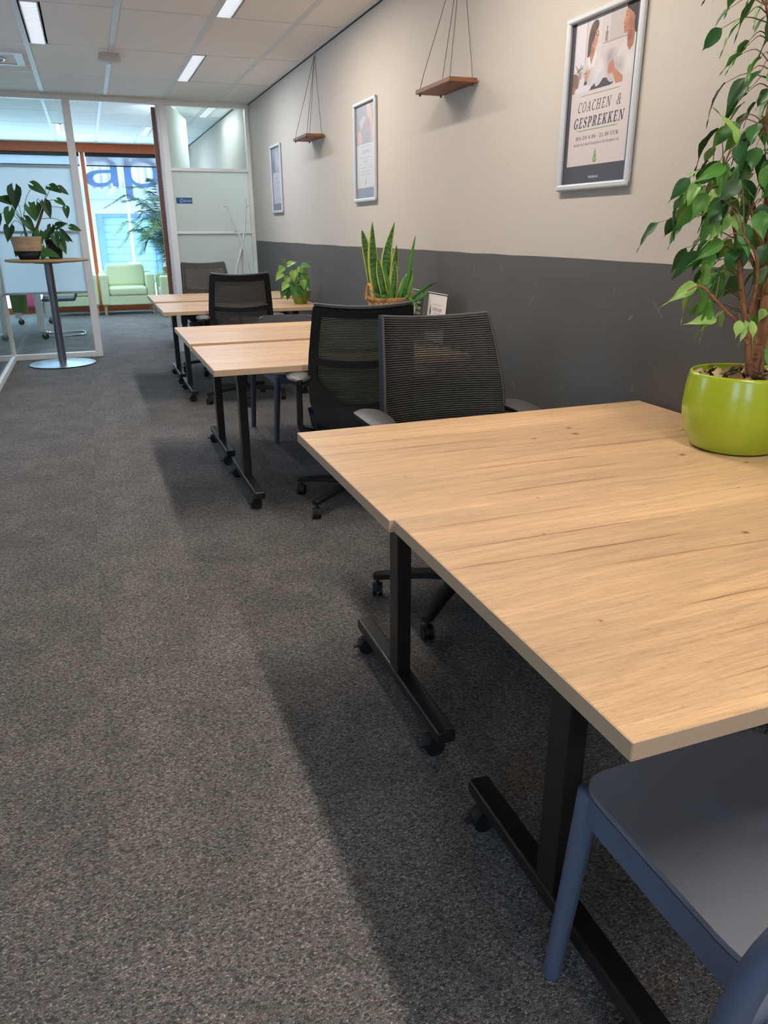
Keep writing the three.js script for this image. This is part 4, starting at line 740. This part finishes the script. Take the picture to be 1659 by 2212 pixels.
const posterTex = [
  canvasTex(720, 1000, (c, w, h) => {
    posterBase(c, w, h, '#4b4c55', '#e3d5d1');
    c.save(); c.beginPath(); c.rect(40, 0, 640, 425); c.clip();
    c.fillStyle = '#d8cdcb'; c.fillRect(0, 0, w, 430); c.fillStyle = '#e9e3e4'; c.fillRect(50, 0, 110, 290); c.fillStyle = '#c3b9ba'; c.fillRect(160, 0, 10, 300); c.fillStyle = '#dcd6d4'; c.fillRect(175, 0, 160, 430); c.fillStyle = '#cfc2bd'; c.fillRect(335, 0, 8, 290);
    c.fillStyle = '#d9cfcc'; c.fillRect(343, 0, 70, 220); c.fillStyle = '#c8bdbb'; c.fillRect(413, 0, 150, 170); c.fillStyle = '#b89e93'; c.fillRect(350, 168, 260, 8); c.fillStyle = '#9a8f78'; c.fillRect(368, 110, 30, 55); c.fillStyle = '#3c3a32'; c.fillRect(380, 80, 6, 40);
    c.strokeStyle = '#6b7468'; c.lineWidth = 6; for (let i = 0; i < 6; i++) { c.beginPath(); c.moveTo(90, 300); c.quadraticCurveTo(80 + i * 12, 270, 60 + i * 22, 250 + (i % 3) * 16); c.stroke(); }
    blob(c, '#8d6f5a', [[40, 300], [110, 300], [125, 425], [40, 425]]); blob(c, '#a79a98', [[100, 300], [160, 280], [190, 430], [110, 430]]);
    const shade = (x, y, r, col) => { const g = c.createRadialGradient(x, y, 0, x, y, r); g.addColorStop(0, col); g.addColorStop(1, col.replace(/[\d.]+\)$/, '0)')); c.fillStyle = g; c.fillRect(x - r, y - r, 2 * r, 2 * r); };
    const poly = (col, p) => { c.fillStyle = col; c.beginPath(); p.forEach(([x, y], i) => i ? c.lineTo(x, y) : c.moveTo(x, y)); c.closePath(); c.fill(); };
    // left figure: shirt, neck, face in profile to the right, hair, glasses, raised hand
    blob(c, '#dfd8d8', [[135, 300], [175, 235], [235, 205], [300, 215], [350, 245], [390, 330], [350, 440], [130, 440]]); shade(190, 340, 90, 'rgba(150,135,140,0.35)'); shade(330, 330, 70, 'rgba(255,250,250,0.4)');
    poly('#c58c6e', [[222, 150], [275, 165], [268, 205], [235, 275], [205, 205]]); shade(235, 190, 40, 'rgba(120,70,50,0.4)'); poly('#efeae8', [[205, 200], [235, 280], [222, 300], [190, 235]]); poly('#efeae8', [[275, 190], [235, 278], [262, 290], [292, 225]]);
    poly('#d29b7c', [[235, 60], [280, 50], [290, 75], [294, 92], [303, 116], [292, 123], [294, 134], [288, 140], [290, 150], [282, 170], [262, 182], [238, 172], [222, 130]]); shade(240, 140, 38, 'rgba(140,80,60,0.45)'); shade(286, 95, 26, 'rgba(255,220,195,0.5)');
    blob(c, '#54423a', [[186, 222], [182, 120], [205, 45], [250, 15], [290, 28], [292, 66], [262, 84], [250, 128], [226, 150], [222, 200], [206, 226]]); shade(235, 50, 40, 'rgba(150,120,100,0.35)');
    c.strokeStyle = '#2f2623'; c.lineWidth = 4; c.beginPath(); c.ellipse(281, 101, 11, 13, 0, 0, 7); c.stroke(); c.beginPath(); c.moveTo(270, 98); c.lineTo(232, 96); c.stroke(); c.fillStyle = '#a4584a'; c.fillRect(280, 142, 12, 4);
    blob(c, '#e4dde0', [[120, 345], [170, 320], [200, 400], [150, 440], [90, 430]]); poly('#cf9878', [[172, 350], [178, 310], [196, 288], [203, 318], [218, 300], [238, 305], [216, 330], [202, 365], [176, 372]]); poly('#3d4646', [[172, 368], [202, 362], [204, 382], [174, 390]]); c.strokeStyle = '#333'; c.lineWidth = 3; c.beginPath(); c.moveTo(160, 318); c.lineTo(196, 312); c.stroke();
    blob(c, '#4a4546', [[230, 420], [330, 365], [480, 385], [500, 430], [210, 430]]);
    // right figure: cushion, blouse, arm and hand, neck, face in profile to the left, dark hair tied back
    blob(c, '#cbbfc0', [[430, 225], [480, 205], [520, 240], [510, 420], [420, 400], [405, 300]]); shade(430, 260, 60, 'rgba(120,105,110,0.4)'); blob(c, '#d7d5de', [[330, 335], [400, 305], [390, 365], [330, 415], [285, 408]]);
    blob(c, '#dcd6d3', [[505, 260], [560, 200], [610, 165], [690, 180], [700, 440], [515, 435], [520, 360]]); shade(540, 330, 70, 'rgba(130,120,120,0.4)'); shade(640, 330, 70, 'rgba(255,250,248,0.4)');
    poly('#ad7152', [[595, 140], [650, 90], [668, 150], [660, 235], [625, 262], [600, 228]]); shade(615, 180, 40, 'rgba(90,45,30,0.45)');
    poly('#bb7d5e', [[575, 12], [561, 42], [560, 66], [545, 100], [555, 110], [551, 120], [558, 128], [553, 140], [566, 160], [590, 158], [628, 132], [655, 80], [650, 10], [600, -8]]); shade(570, 75, 34, 'rgba(240,190,160,0.45)'); shade(620, 110, 40, 'rgba(110,55,40,0.4)'); c.fillStyle = '#8c4a3c'; c.fillRect(552, 122, 14, 5); c.fillStyle = '#2c201c'; c.fillRect(566, 60, 16, 4);
    blob(c, '#29211f', [[572, 22], [560, -10], [640, -30], [705, -10], [705, 165], [670, 180], [650, 130], [655, 85], [632, 60], [606, 40]]); c.fillStyle = '#ad6d50'; c.beginPath(); c.ellipse(634, 78, 9, 17, 0.2, 0, 7); c.fill();
    poly('#c58a68', [[470, 345], [500, 338], [585, 392], [588, 432], [520, 430]]); poly('#c98e6e', [[418, 336], [430, 296], [441, 300], [446, 282], [457, 286], [464, 276], [474, 284], [484, 300], [496, 340], [470, 360], [436, 362]]); c.strokeStyle = '#9a6048'; c.lineWidth = 3; for (let i = 0; i < 4; i++) { c.beginPath(); c.moveTo(432 + i * 14, 292 + i); c.lineTo(442 + i * 11, 346); c.stroke(); }
    blob(c, '#e4e1e4', [[60, 400], [170, 380], [260, 400], [240, 430], [50, 430]]); blob(c, '#b87a60', [[40, 380], [80, 370], [70, 430], [40, 430]]);
    c.restore();
    c.fillStyle = '#92a876'; c.fillRect(150, 448, 420, 5); c.fillRect(140, 662, 430, 6);
    c.fillStyle = '#2b292b'; c.textAlign = 'center'; c.save(); c.translate(360, 550); c.scale(0.95, 1.3); c.font = 'italic 66px serif'; c.letterSpacing = '10px'; c.fillText('COACHEN  &', 0, 0); c.restore(); c.save(); c.translate(360, 647); c.scale(1.03, 1.35); c.font = 'italic bold 66px serif'; c.letterSpacing = '8px'; c.fillText('GESPREKKEN', 0, 0); c.restore();
    c.font = 'bold 33px serif'; c.letterSpacing = '4px'; c.fillText('MA-ZO 8.00 - 21.00 UUR', 360, 722); c.font = 'bold 20px serif'; c.letterSpacing = '2px'; c.fillText('BOEK EEN MEETINGSPACE OP PEER055.NL', 360, 760);
    pear(c, 360, 832, 42, '#7db069'); c.fillStyle = '#cfe6c0'; c.font = 'italic 20px serif'; c.letterSpacing = '0px'; c.fillText('peer', 360, 855); c.fillStyle = '#d9d9dd'; c.font = 'bold 20px sans-serif'; c.fillText('PEER055.NL', 360, 970);
  }),
  canvasTex(600, 840, (c, w, h) => {
    posterBase(c, w, h, '#8d949e', '#dcdadb'); c.save(); c.beginPath(); c.rect(33, 0, 534, 345); c.clip(); c.fillStyle = '#a7a8ae'; c.fillRect(0, 0, w, 345);
    blob(c, '#d9bcae', [[330, 0], [460, 0], [500, 120], [560, 220], [560, 345], [440, 345], [430, 200], [380, 160]]); blob(c, '#b5a9a9', [[200, 120], [380, 90], [470, 200], [460, 345], [240, 345]]); blob(c, '#dab9a8', [[60, 230], [170, 200], [230, 345], [50, 345]]); blob(c, '#cfc7c5', [[130, 140], [240, 90], [330, 120], [220, 180], [160, 230]]); blob(c, '#9fb0a4', [[320, 260], [400, 270], [420, 345], [300, 345]]); c.restore();
    c.fillStyle = '#a9a5a6'; c.textAlign = 'center'; c.font = 'italic bold 46px serif'; c.fillRect(140, 366, 320, 4); c.fillText('MASSAGE', 300, 430, 320); c.fillRect(140, 468, 320, 4); c.fillText('& CO', 300, 520); c.fillRect(120, 560, 360, 4); c.font = '22px serif'; c.fillText('MA-ZO 8.00 - 21.00 UUR', 300, 602); c.fillRect(150, 622, 300, 3); pear(c, 300, 685, 34, '#a5b59a');
  }),
  canvasTex(600, 840, (c, w, h) => {
    posterBase(c, w, h, '#7c818c', '#d2d2d8'); c.save(); c.beginPath(); c.rect(33, 0, 534, 330); c.clip(); c.fillStyle = '#9ba0ae'; c.fillRect(0, 0, w, 330); blob(c, '#b9bcc8', [[260, 60], [400, 20], [470, 160], [400, 300], [250, 330], [200, 200]]); blob(c, '#7f8492', [[60, 160], [200, 120], [260, 330], [60, 330]]); blob(c, '#c6cad6', [[380, 120], [520, 150], [560, 330], [420, 330]]); c.restore();
    c.fillStyle = '#9b9ba4'; c.textAlign = 'center'; c.font = 'italic bold 44px serif'; c.fillText('WERKEN', 300, 420); c.fillText('& MEER', 300, 490); c.fillRect(140, 530, 320, 4); c.font = '22px serif'; c.fillText('MA-ZO 8.00 - 21.00 UUR', 300, 580); pear(c, 300, 660, 30, '#a2b09c');
  }),
];
function poster(label, z0, z1, y0, y1, tex, i, tilt) {
  const w = z1 - z0, h = y1 - y0, o = thing('wall_poster', label, 'poster', [XW - 0.001, (y0 + y1) / 2, (z0 + z1) / 2], -Math.PI / 2, 'framed posters on the right wall');
  const k = 0.024, fr = sub('frame', o);   // snap-frame rails; local x right, y up, z off the wall
  for (const q of [-1, 1]) part('frame_rail', rbox(k, h, 0.02, 0.008, 3), M.alu, fr, [q * (w - k) / 2, 0, 0.011]);
  for (const q of [-1, 1]) part('frame_rail', rbox(w, k, 0.021, 0.008, 3), M.alu, fr, [0, q * (h - k) / 2, 0.0112]);
  part('print', planarUV(lim(-w / 2 + k, w / 2 - k, -h / 2 + k, h / 2 - k, 0.001, 0.0045, 0), (x, y) => [(x + w / 2 - k) / (w - 2 * k), (y + h / 2 - k) / (h - 2 * k)]), P({ map: tex, color: '#dcd8d6', roughness: 0.5, clearcoat: i ? 0.5 : 0.15, clearcoatRoughness: 0.3 }), o);
  part('backing', lim(-w / 2 + 0.01, w / 2 - 0.01, -h / 2 + 0.01, h / 2 - 0.01, 0, 0.001, 0), M.blackMatt, o);
  if (tilt) o.rotation.set(0, -Math.PI / 2, 0);
}
poster('large framed poster reading COACHEN & GESPREKKEN, nearest the viewer', -2.845, -2.392, 1.458, 2.055, posterTex[0], 0);
poster('framed poster with a pinkish photo, between the two hanging shelves', -5.44, -4.997, 1.496, 2.112, posterTex[1], 1);
poster('framed poster with a bluish photo, farthest along the wall by the partition', -8.08, -7.65, 1.477, 2.09, posterTex[2], 2);

// ───────────────────────── hanging shelves ─────────────────────────
[[-3.80, 1.962, 'small wooden swing shelf nearer the viewer, its four cords running up out of the picture', 2.57], [-6.37, 1.99, 'small wooden swing shelf over the back desks, cords meeting at a hook under the ceiling', 2.575]].forEach(([z, y, label, hy]) => {
  const o = thing('hanging_shelf', label, 'shelf', [1.735, y, z], 0, 'swing shelves hung on the wall');
  part('board', planarUV(rbox(0.145, 0.02, 0.405, 0.002).translate(0, 0.01, 0), (x, yy, zz, nx, ny) => Math.abs(ny) > 0.5 ? [zz * 3, x * 3] : [zz * 3, yy * 3 + x]), M.walnut, o);
  const hx = 0.072, hyy = hy - y;
  for (const sx of [-1, 1]) for (const sz of [-1, 1]) { part('cord', limb([[sx * 0.058, -0.008, sz * 0.178], [sx * 0.058, 0.02, sz * 0.178], [sx * 0.058 + (hx - sx * 0.058) * 0.5, 0.02 + (hyy - 0.02) * 0.5, sz * 0.178 * 0.5], [hx, hyy, 0]], 0.0019, 14, 6), M.cord, o); part('knot', new THREE.SphereGeometry(0.006, 10, 8).translate(sx * 0.058, -0.006, sz * 0.178), M.cord, o); }
  part('hook', [new THREE.TorusGeometry(0.011, 0.0025, 8, 20).rotateY(Math.PI / 2).translate(hx, hyy, 0), cyl(0.003, 0.003, 0.02, 8).rotateZ(Math.PI / 2).translate(hx + 0.006, hyy + 0.008, 0)], M.steel, o);
});

// ───────────────────────── coat stand and door sign ─────────────────────────
{
  const w = S({ color: '#dcd8d2', roughness: 0.5 }), B = V(1.6, 0, -8.85), o = thing('coat_stand', 'white branch-shaped coat stand in the corner by the partition', 'coat stand', B.toArray()), L = (x, y, z) => V(x, y, z).sub(B);
  const pole = [[L(1.46, 1.64, -8.87), L(1.53, 1.42, -8.86), L(1.605, 1.2, -8.85), L(1.655, 0.9, -8.83), L(1.78, 0.005, -8.78)], [L(1.683, 1.64, -8.88), L(1.66, 1.42, -8.87), L(1.62, 1.2, -8.86), L(1.525, 0.9, -8.85), L(1.33, 0.005, -8.83)], [L(1.61, 1.21, -8.86), L(1.607, 1.1, -8.88), L(1.60, 0.9, -8.91), L(1.57, 0.005, -9.0)]];
  pole.forEach((p, i) => { const m = part('pole', limb(p, (t) => 0.011 + 0.002 * t, 22, 10), w, o); });
  for (const [a, b] of [[L(1.485, 1.56, -8.865), L(1.435, 1.575, -8.87)], [L(1.578, 1.28, -8.855), L(1.535, 1.3, -8.86)], [L(1.675, 1.56, -8.87), L(1.708, 1.575, -8.86)], [L(1.645, 1.28, -8.865), L(1.675, 1.30, -8.86)]]) part('peg', limb([a, b], (t) => 0.0085 - 0.001 * t, 4, 8), w, o);
  const tex = canvasTex(340, 120, (c, W, H) => { c.fillStyle = '#15558c'; c.fillRect(0, 0, W, H); c.fillStyle = '#0d4374'; c.fillRect(0, 0, 60, H); c.strokeStyle = '#b4c7de'; c.lineWidth = 7; c.beginPath(); c.ellipse(110, 62, 32, 36, 0.3, 0, 7); c.stroke(); c.beginPath(); c.moveTo(95, 100); c.quadraticCurveTo(110, 40, 130, 30); c.stroke(); c.fillStyle = '#b9cbe2'; c.font = 'italic bold 58px serif'; c.fillText('elaxatie', 140, 84, 186); });
  const s = thing('door_sign', 'small blue name sign with white script stuck on the frosted pane', 'sign', [1.055, 1.628, ZP - 0.0325]);
  part('plate', planarUV(rbox(0.172, 0.06, 0.004, 0.0015), (x, y) => [(x + 0.086) / 0.172, (y + 0.03) / 0.06]), S({ map: tex, roughness: 0.4 }), s);
}

// ───────────────────────── back room furniture ─────────────────────────
function cushion(w, h, d, r, bulge = 0.012) {
  const g = mergeVertices(new RoundedBoxGeometry(w, h, d, 6, r)); const p = g.attributes.position;
  for (let i = 0; i < p.count; i++) { const x = p.getX(i), y = p.getY(i), z = p.getZ(i), k = Math.max(0, 1 - (2 * x / w) ** 2), l = Math.max(0, 1 - (2 * z / d) ** 2), m = Math.max(0, 1 - (2 * y / h) ** 2); p.setXYZ(i, x + Math.sign(x) * bulge * l * m * 0.5, y + Math.sign(y) * bulge * k * l, z + Math.sign(z) * bulge * k * m); }
  g.computeVertexNormals(); return g;
}
function sofa(name, label, w, seats, pos, turn, mat = M.sofa) {
  const o = thing(name, label, name === 'armchair' ? 'armchair' : 'sofa', pos, turn);   // front +z, origin centre front line at floor
  const d = 0.78, aw = 0.13, iw = w - 2 * aw;
  part('base_frame', rbox(w - 0.02, 0.15, d - 0.04, 0.015).translate(0, 0.235, -d / 2), mat, o);
  for (const s of [-1, 1]) part('arm', rbox(aw, 0.49, d, 0.03, 4).translate(s * (w - aw) / 2, 0.405, -d / 2), mat, o);
  part('back_frame', rbox(w - 0.02, 0.5, 0.14, 0.03, 4).translate(0, 0.42, -d + 0.07), mat, o);
  for (let i = 0; i < seats; i++) { const x = -iw / 2 + iw * (i + 0.5) / seats, cw = iw / seats - 0.006;
    part('seat_cushion', cushion(cw, 0.14, 0.6, 0.04, 0.012).translate(x, 0.375, -0.31), mat, o);
    const b = part('back_cushion', cushion(cw + 0.02, 0.36, 0.15, 0.05, 0.025), mat, o, [x, 0.60, -0.58], [-0.2, 0, 0]); }
  for (const x of [-w / 2 + 0.05, w / 2 - 0.05]) for (const z of [-0.06, -d + 0.06]) part('leg', limb([[x, 0.165, z], [x * 1.01, 0.0, z]], (t) => 0.026 - 0.006 * t, 3, 12), M.birch, o);
  return o;
}
sofa('armchair', 'pale green armchair facing the viewer, centred in the doorway', 0.87, 1, [0.535, 0, -13.62], 0);
sofa('armchair', 'pale green armchair left of the doorway, mostly behind the frosted glass', 0.80, 1, [-0.335, 0, -13.66], 0);
sofa('armchair', 'pale green armchair turned sideways at the right, under the palm leaves', 0.9, 1, [1.0, 0, -13.35], -Math.PI / 2);
{ // palm in a brown pot on a stool-high plinth behind the right armchair
  const B = V(1.38, 0.0, -14.18), o = thing('potted_palm', 'feathery palm in a brown pot standing before the far window', 'potted plant', B.toArray());
  const pot = part('pot', lathe([[0, 0.0], [0.16, 0.0], [0.17, 0.02], [0.215, 0.66], [0.225, 0.68], [0.225, 0.73], [0.205, 0.73], [0.19, 0.66], [0, 0.65]], 36), S({ color: '#5b3a2c', roughness: 0.5 }), o);
  part('soil', cyl(0.19, 0.19, 0.02, 24).translate(0, 0.655, 0), M.soil, pot);
  const frond = (p0, p1, p2, p3, n, len, mat) => {
    const c = new THREE.CatmullRomCurve3([p0, p1, p2, p3].map((p) => V(...p))), gs = [limb(c.getPoints(8), (t) => 0.006 - 0.0045 * t, 14, 5)];
    for (let i = 3; i < n; i++) for (const s of [-1, 1]) {
      const t = i / n, p = c.getPoint(t), T = c.getTangent(t), sd = T.clone().cross(V(0, 1, 0)); if (sd.lengthSq() < 1e-3) sd.set(1, 0, 0); sd.normalize().multiplyScalar(s);
      const l = 1.1 * len * Math.sin(Math.PI * (0.15 + 0.8 * t)) * rr(0.85, 1.1), d = T.clone().multiplyScalar(0.75).addScaledVector(sd, 0.8).add(V(0, 0.1, 0)).normalize(), w = 0.0075;
      const a = p, b = p.clone().addScaledVector(d, l * 0.5).add(V(0, -0.02 * l, 0)), e = p.clone().addScaledVector(d, l).add(V(0, -0.34 * l, 0)), q = T.clone().multiplyScalar(w);
      const g = new THREE.BufferGeometry(); g.setAttribute('position', new THREE.Float32BufferAttribute([a.x, a.y, a.z, a.x + q.x * 0.5, a.y + q.y * .5, a.z + q.z * .5, b.x - q.x, b.y - q.y, b.z - q.z, b.x + q.x, b.y + q.y, b.z + q.z, e.x, e.y, e.z], 3)); g.setIndex([0, 1, 2, 2, 1, 3, 2, 3, 4]); g.computeVertexNormals(); gs.push(g);
    }
    part('frond', gs, mat, o);
  };
  const L = (x, y, z) => [x - B.x, y - B.y, z - B.z], b0 = L(1.40, 0.68, -14.15);
  [[1.1, 1.5, -14.0, 0.75, 1.85, -13.95, 0.3, 1.66, -13.9], [1.25, 1.5, -14.1, 1.0, 1.95, -14.1, 0.72, 2.0, -14.1], [1.35, 1.6, -14.1, 1.25, 2.0, -14.0, 1.08, 2.12, -13.95], [1.05, 1.2, -13.95, 0.7, 1.45, -13.9, 0.42, 1.25, -13.85], [1.1, 1.15, -14.2, 0.8, 1.32, -14.2, 0.45, 1.02, -14.15], [1.15, 1.1, -13.9, 0.95, 1.3, -13.75, 0.68, 1.0, -13.65], [1.2, 1.3, -14.0, 0.95, 1.6, -13.9, 0.72, 1.45, -13.8], [1.25, 1.2, -13.85, 1.1, 1.5, -13.6, 0.95, 1.25, -13.45], [1.2, 1.0, -14.0, 1.0, 1.2, -13.95, 0.8, 0.95, -13.9], [1.4, 1.6, -14.1, 1.42, 2.1, -14.0, 1.35, 2.3, -13.9], [1.5, 1.5, -14.0, 1.5, 1.9, -13.9, 1.52, 1.8, -13.8], [1.3, 1.4, -14.25, 1.15, 1.75, -14.3, 0.95, 1.7, -14.3], [1.3, 1.0, -13.9, 1.2, 1.25, -13.7, 1.1, 1.05, -13.5], [1.3, 0.95, -13.85, 1.25, 0.95, -13.5, 1.2, 0.55, -13.2], [1.35, 0.9, -13.8, 1.4, 0.85, -13.4, 1.35, 0.5, -13.15], [1.25, 0.85, -13.8, 1.1, 0.8, -13.4, 0.95, 0.45, -13.0], [1.18, 1.5, -14.05, 0.92, 1.78, -14.0, 0.62, 1.78, -13.95], [1.3, 1.15, -13.95, 1.05, 1.35, -13.8, 0.82, 1.2, -13.7], [1.22, 1.4, -13.9, 1.02, 1.7, -13.8, 0.85, 1.72, -13.7], [1.25, 1.25, -14.0, 1.0, 1.48, -14.0, 0.66, 1.3, -13.95], [1.3, 1.5, -13.95, 1.2, 1.85, -13.8, 1.1, 1.8, -13.65], [1.2, 1.1, -13.9, 0.98, 1.2, -13.8, 0.74, 0.92, -13.7], [1.28, 1.3, -13.8, 1.15, 1.6, -13.55, 1.05, 1.5, -13.35]].forEach((f, i) => frond(b0, L(f[0], f[1], f[2]), L(f[3], f[4], f[5]), L(f[6], f[7], f[8]), 46, 0.26 + 0.05 * (i % 3), M.palm[i % 4]));
  const bl = leafGeo(0.24, 0.1, { fold: 0.2, droop: 0.2, tip: 0.1 }); aim(part('broad_leaf', bl, M.palm[3], o), L(1.3, 0.78, -14.0), [-0.8, 0.35, 0.4]);
}
{ // white table on castors, seen under the frosted film
  const o = thing('white_table', 'white table on castors behind the lower clear glass at the left', 'table', [-0.9, 0, -11.8]);
  part('tabletop', rbox(0.62, 0.03, 2.1, 0.006).translate(0, 0.735, 0), M.whiteGloss, o);
  part('frame', [rbox(0.5, 0.05, 0.04, 0.004).translate(0, 0.69, 0.95), rbox(0.5, 0.05, 0.04, 0.004).translate(0, 0.69, -0.95), rbox(0.04, 0.05, 1.9, 0.004).translate(0.2, 0.69, 0), rbox(0.04, 0.05, 1.9, 0.004).translate(-0.2, 0.69, 0)], M.blackMatt, o);
  for (const x of [-0.21, 0.21]) for (const z of [-0.95, 0.95]) { part('leg', rbox(0.085, 0.6, 0.045, 0.004).translate(x, 0.4, z), M.whiteGloss, o); const c = sub('castor', o, [x + 0.015, 0.1, z]); part('fork', [rbox(0.03, 0.05, 0.004, 0.001).translate(0.005, -0.025, 0.016), rbox(0.03, 0.05, 0.004, 0.001).translate(0.005, -0.025, -0.016), rbox(0.04, 0.006, 0.036, 0.001)], M.steel, c); part('wheel', new THREE.CylinderGeometry(0.042, 0.042, 0.024, 22).rotateX(Math.PI / 2).translate(0.012, -0.058, 0), M.rubber, c); }
  // cantilever visitor chairs at that table
  const visitor = (name, label, x, z, th, mat) => {
    const v = thing(name, label, 'chair', [x, 0, z], th);
    part('sled_frame', limb([[0.2, 0.47, 0.2], [0.2, 0.3, 0.23], [0.2, 0.05, 0.25], [0.2, 0.013, 0.2], [0.2, 0.013, -0.2], [0.17, 0.013, -0.25], [-0.17, 0.013, -0.25], [-0.2, 0.013, -0.2], [-0.2, 0.013, 0.2], [-0.2, 0.05, 0.25], [-0.2, 0.3, 0.23], [-0.2, 0.47, 0.2]], 0.012, 70, 10), M.chrome, v);
    part('shell', slab((u, w) => { const s = 2 * u - 1, k = w < 0.5 ? w * 2 : 1, q = w < 0.5 ? 0 : (w - 0.5) * 2; return V(s * (0.23 - 0.03 * q), 0.46 + 0.03 * s * s + 0.42 * q * (0.3 + 0.7 * q) * 1.0, 0.22 - 0.4 * k - 0.1 * q); }, 0.022, 14, 20, 0.9), mat, v);
    part('seat_rail', rbox(0.4, 0.02, 0.03, 0.005).translate(0, 0.455, 0.12), M.chrome, v);
  };
  visitor('visitor_chair', 'dark grey sled-base chair right of the white table, behind the glass', -0.45, -11.3, -Math.PI / 2, S({ color: '#3a4350', roughness: 0.6 }));
  visitor('visitor_chair', 'chrome sled-base chair left of the white table, behind the side glass', -1.42, -11.4, Math.PI / 2, S({ color: '#5e7d44', roughness: 0.7 }));
  const g = thing('waste_bin', 'green tapered container hanging under the white table behind the glass', 'container', [-0.955, 0.31, -11.35]);
  part('body', lathe([[0, 0], [0.085, 0], [0.095, 0.012], [0.112, 0.3], [0.118, 0.302], [0.118, 0.318], [0.108, 0.316], [0.092, 0.02], [0, 0.014]], 32), S({ color: '#64863f', roughness: 0.6 }), g);
  part('rim', new THREE.TorusGeometry(0.116, 0.006, 8, 40).rotateX(Math.PI / 2).translate(0, 0.312, 0), S({ color: '#6f9147', roughness: 0.6 }), g);
  part('hanger', [rbox(0.02, 0.06, 0.004, 0.001).translate(0.09, 0.345, 0), rbox(0.02, 0.06, 0.004, 0.001).translate(-0.09, 0.345, 0)], M.steel, g);
  const p = thing('pink_bag', 'small bright pink bag on the far window sill, left behind the glass', 'bag', [-1.06, 0.1, -14.46]);
  part('body', cushion(0.2, 0.26, 0.1, 0.04, 0.02).translate(0, 0.13, 0), S({ color: '#e0557e', roughness: 0.7 }), p); part('handle', limb([[-0.05, 0.25, 0], [-0.04, 0.33, 0], [0.04, 0.33, 0], [0.05, 0.25, 0]], 0.006, 14, 8), S({ color: '#c94570', roughness: 0.7 }), p);
  const t = thing('side_table', 'low round white side table half hidden behind the farthest desk', 'side table', [1.14, 0, -11.75]);
  part('tabletop', lathe([[0, 0.27], [0.26, 0.27], [0.275, 0.28], [0.275, 0.292], [0.268, 0.297], [0, 0.297]], 48), M.whiteGloss, t); for (let i = 0; i < 4; i++) { const a = i * Math.PI / 2 + 0.9; part('leg', limb([[0.17 * Math.cos(a), 0.275, 0.17 * Math.sin(a)], [0.21 * Math.cos(a), 0, 0.21 * Math.sin(a)]], (k) => 0.017 - 0.005 * k, 3, 12), M.whiteGloss, t); }
}

scene.traverse((o) => { if (o.isMesh) { o.castShadow = true; o.receiveShadow = true; } });
renderer.render(scene, camera);
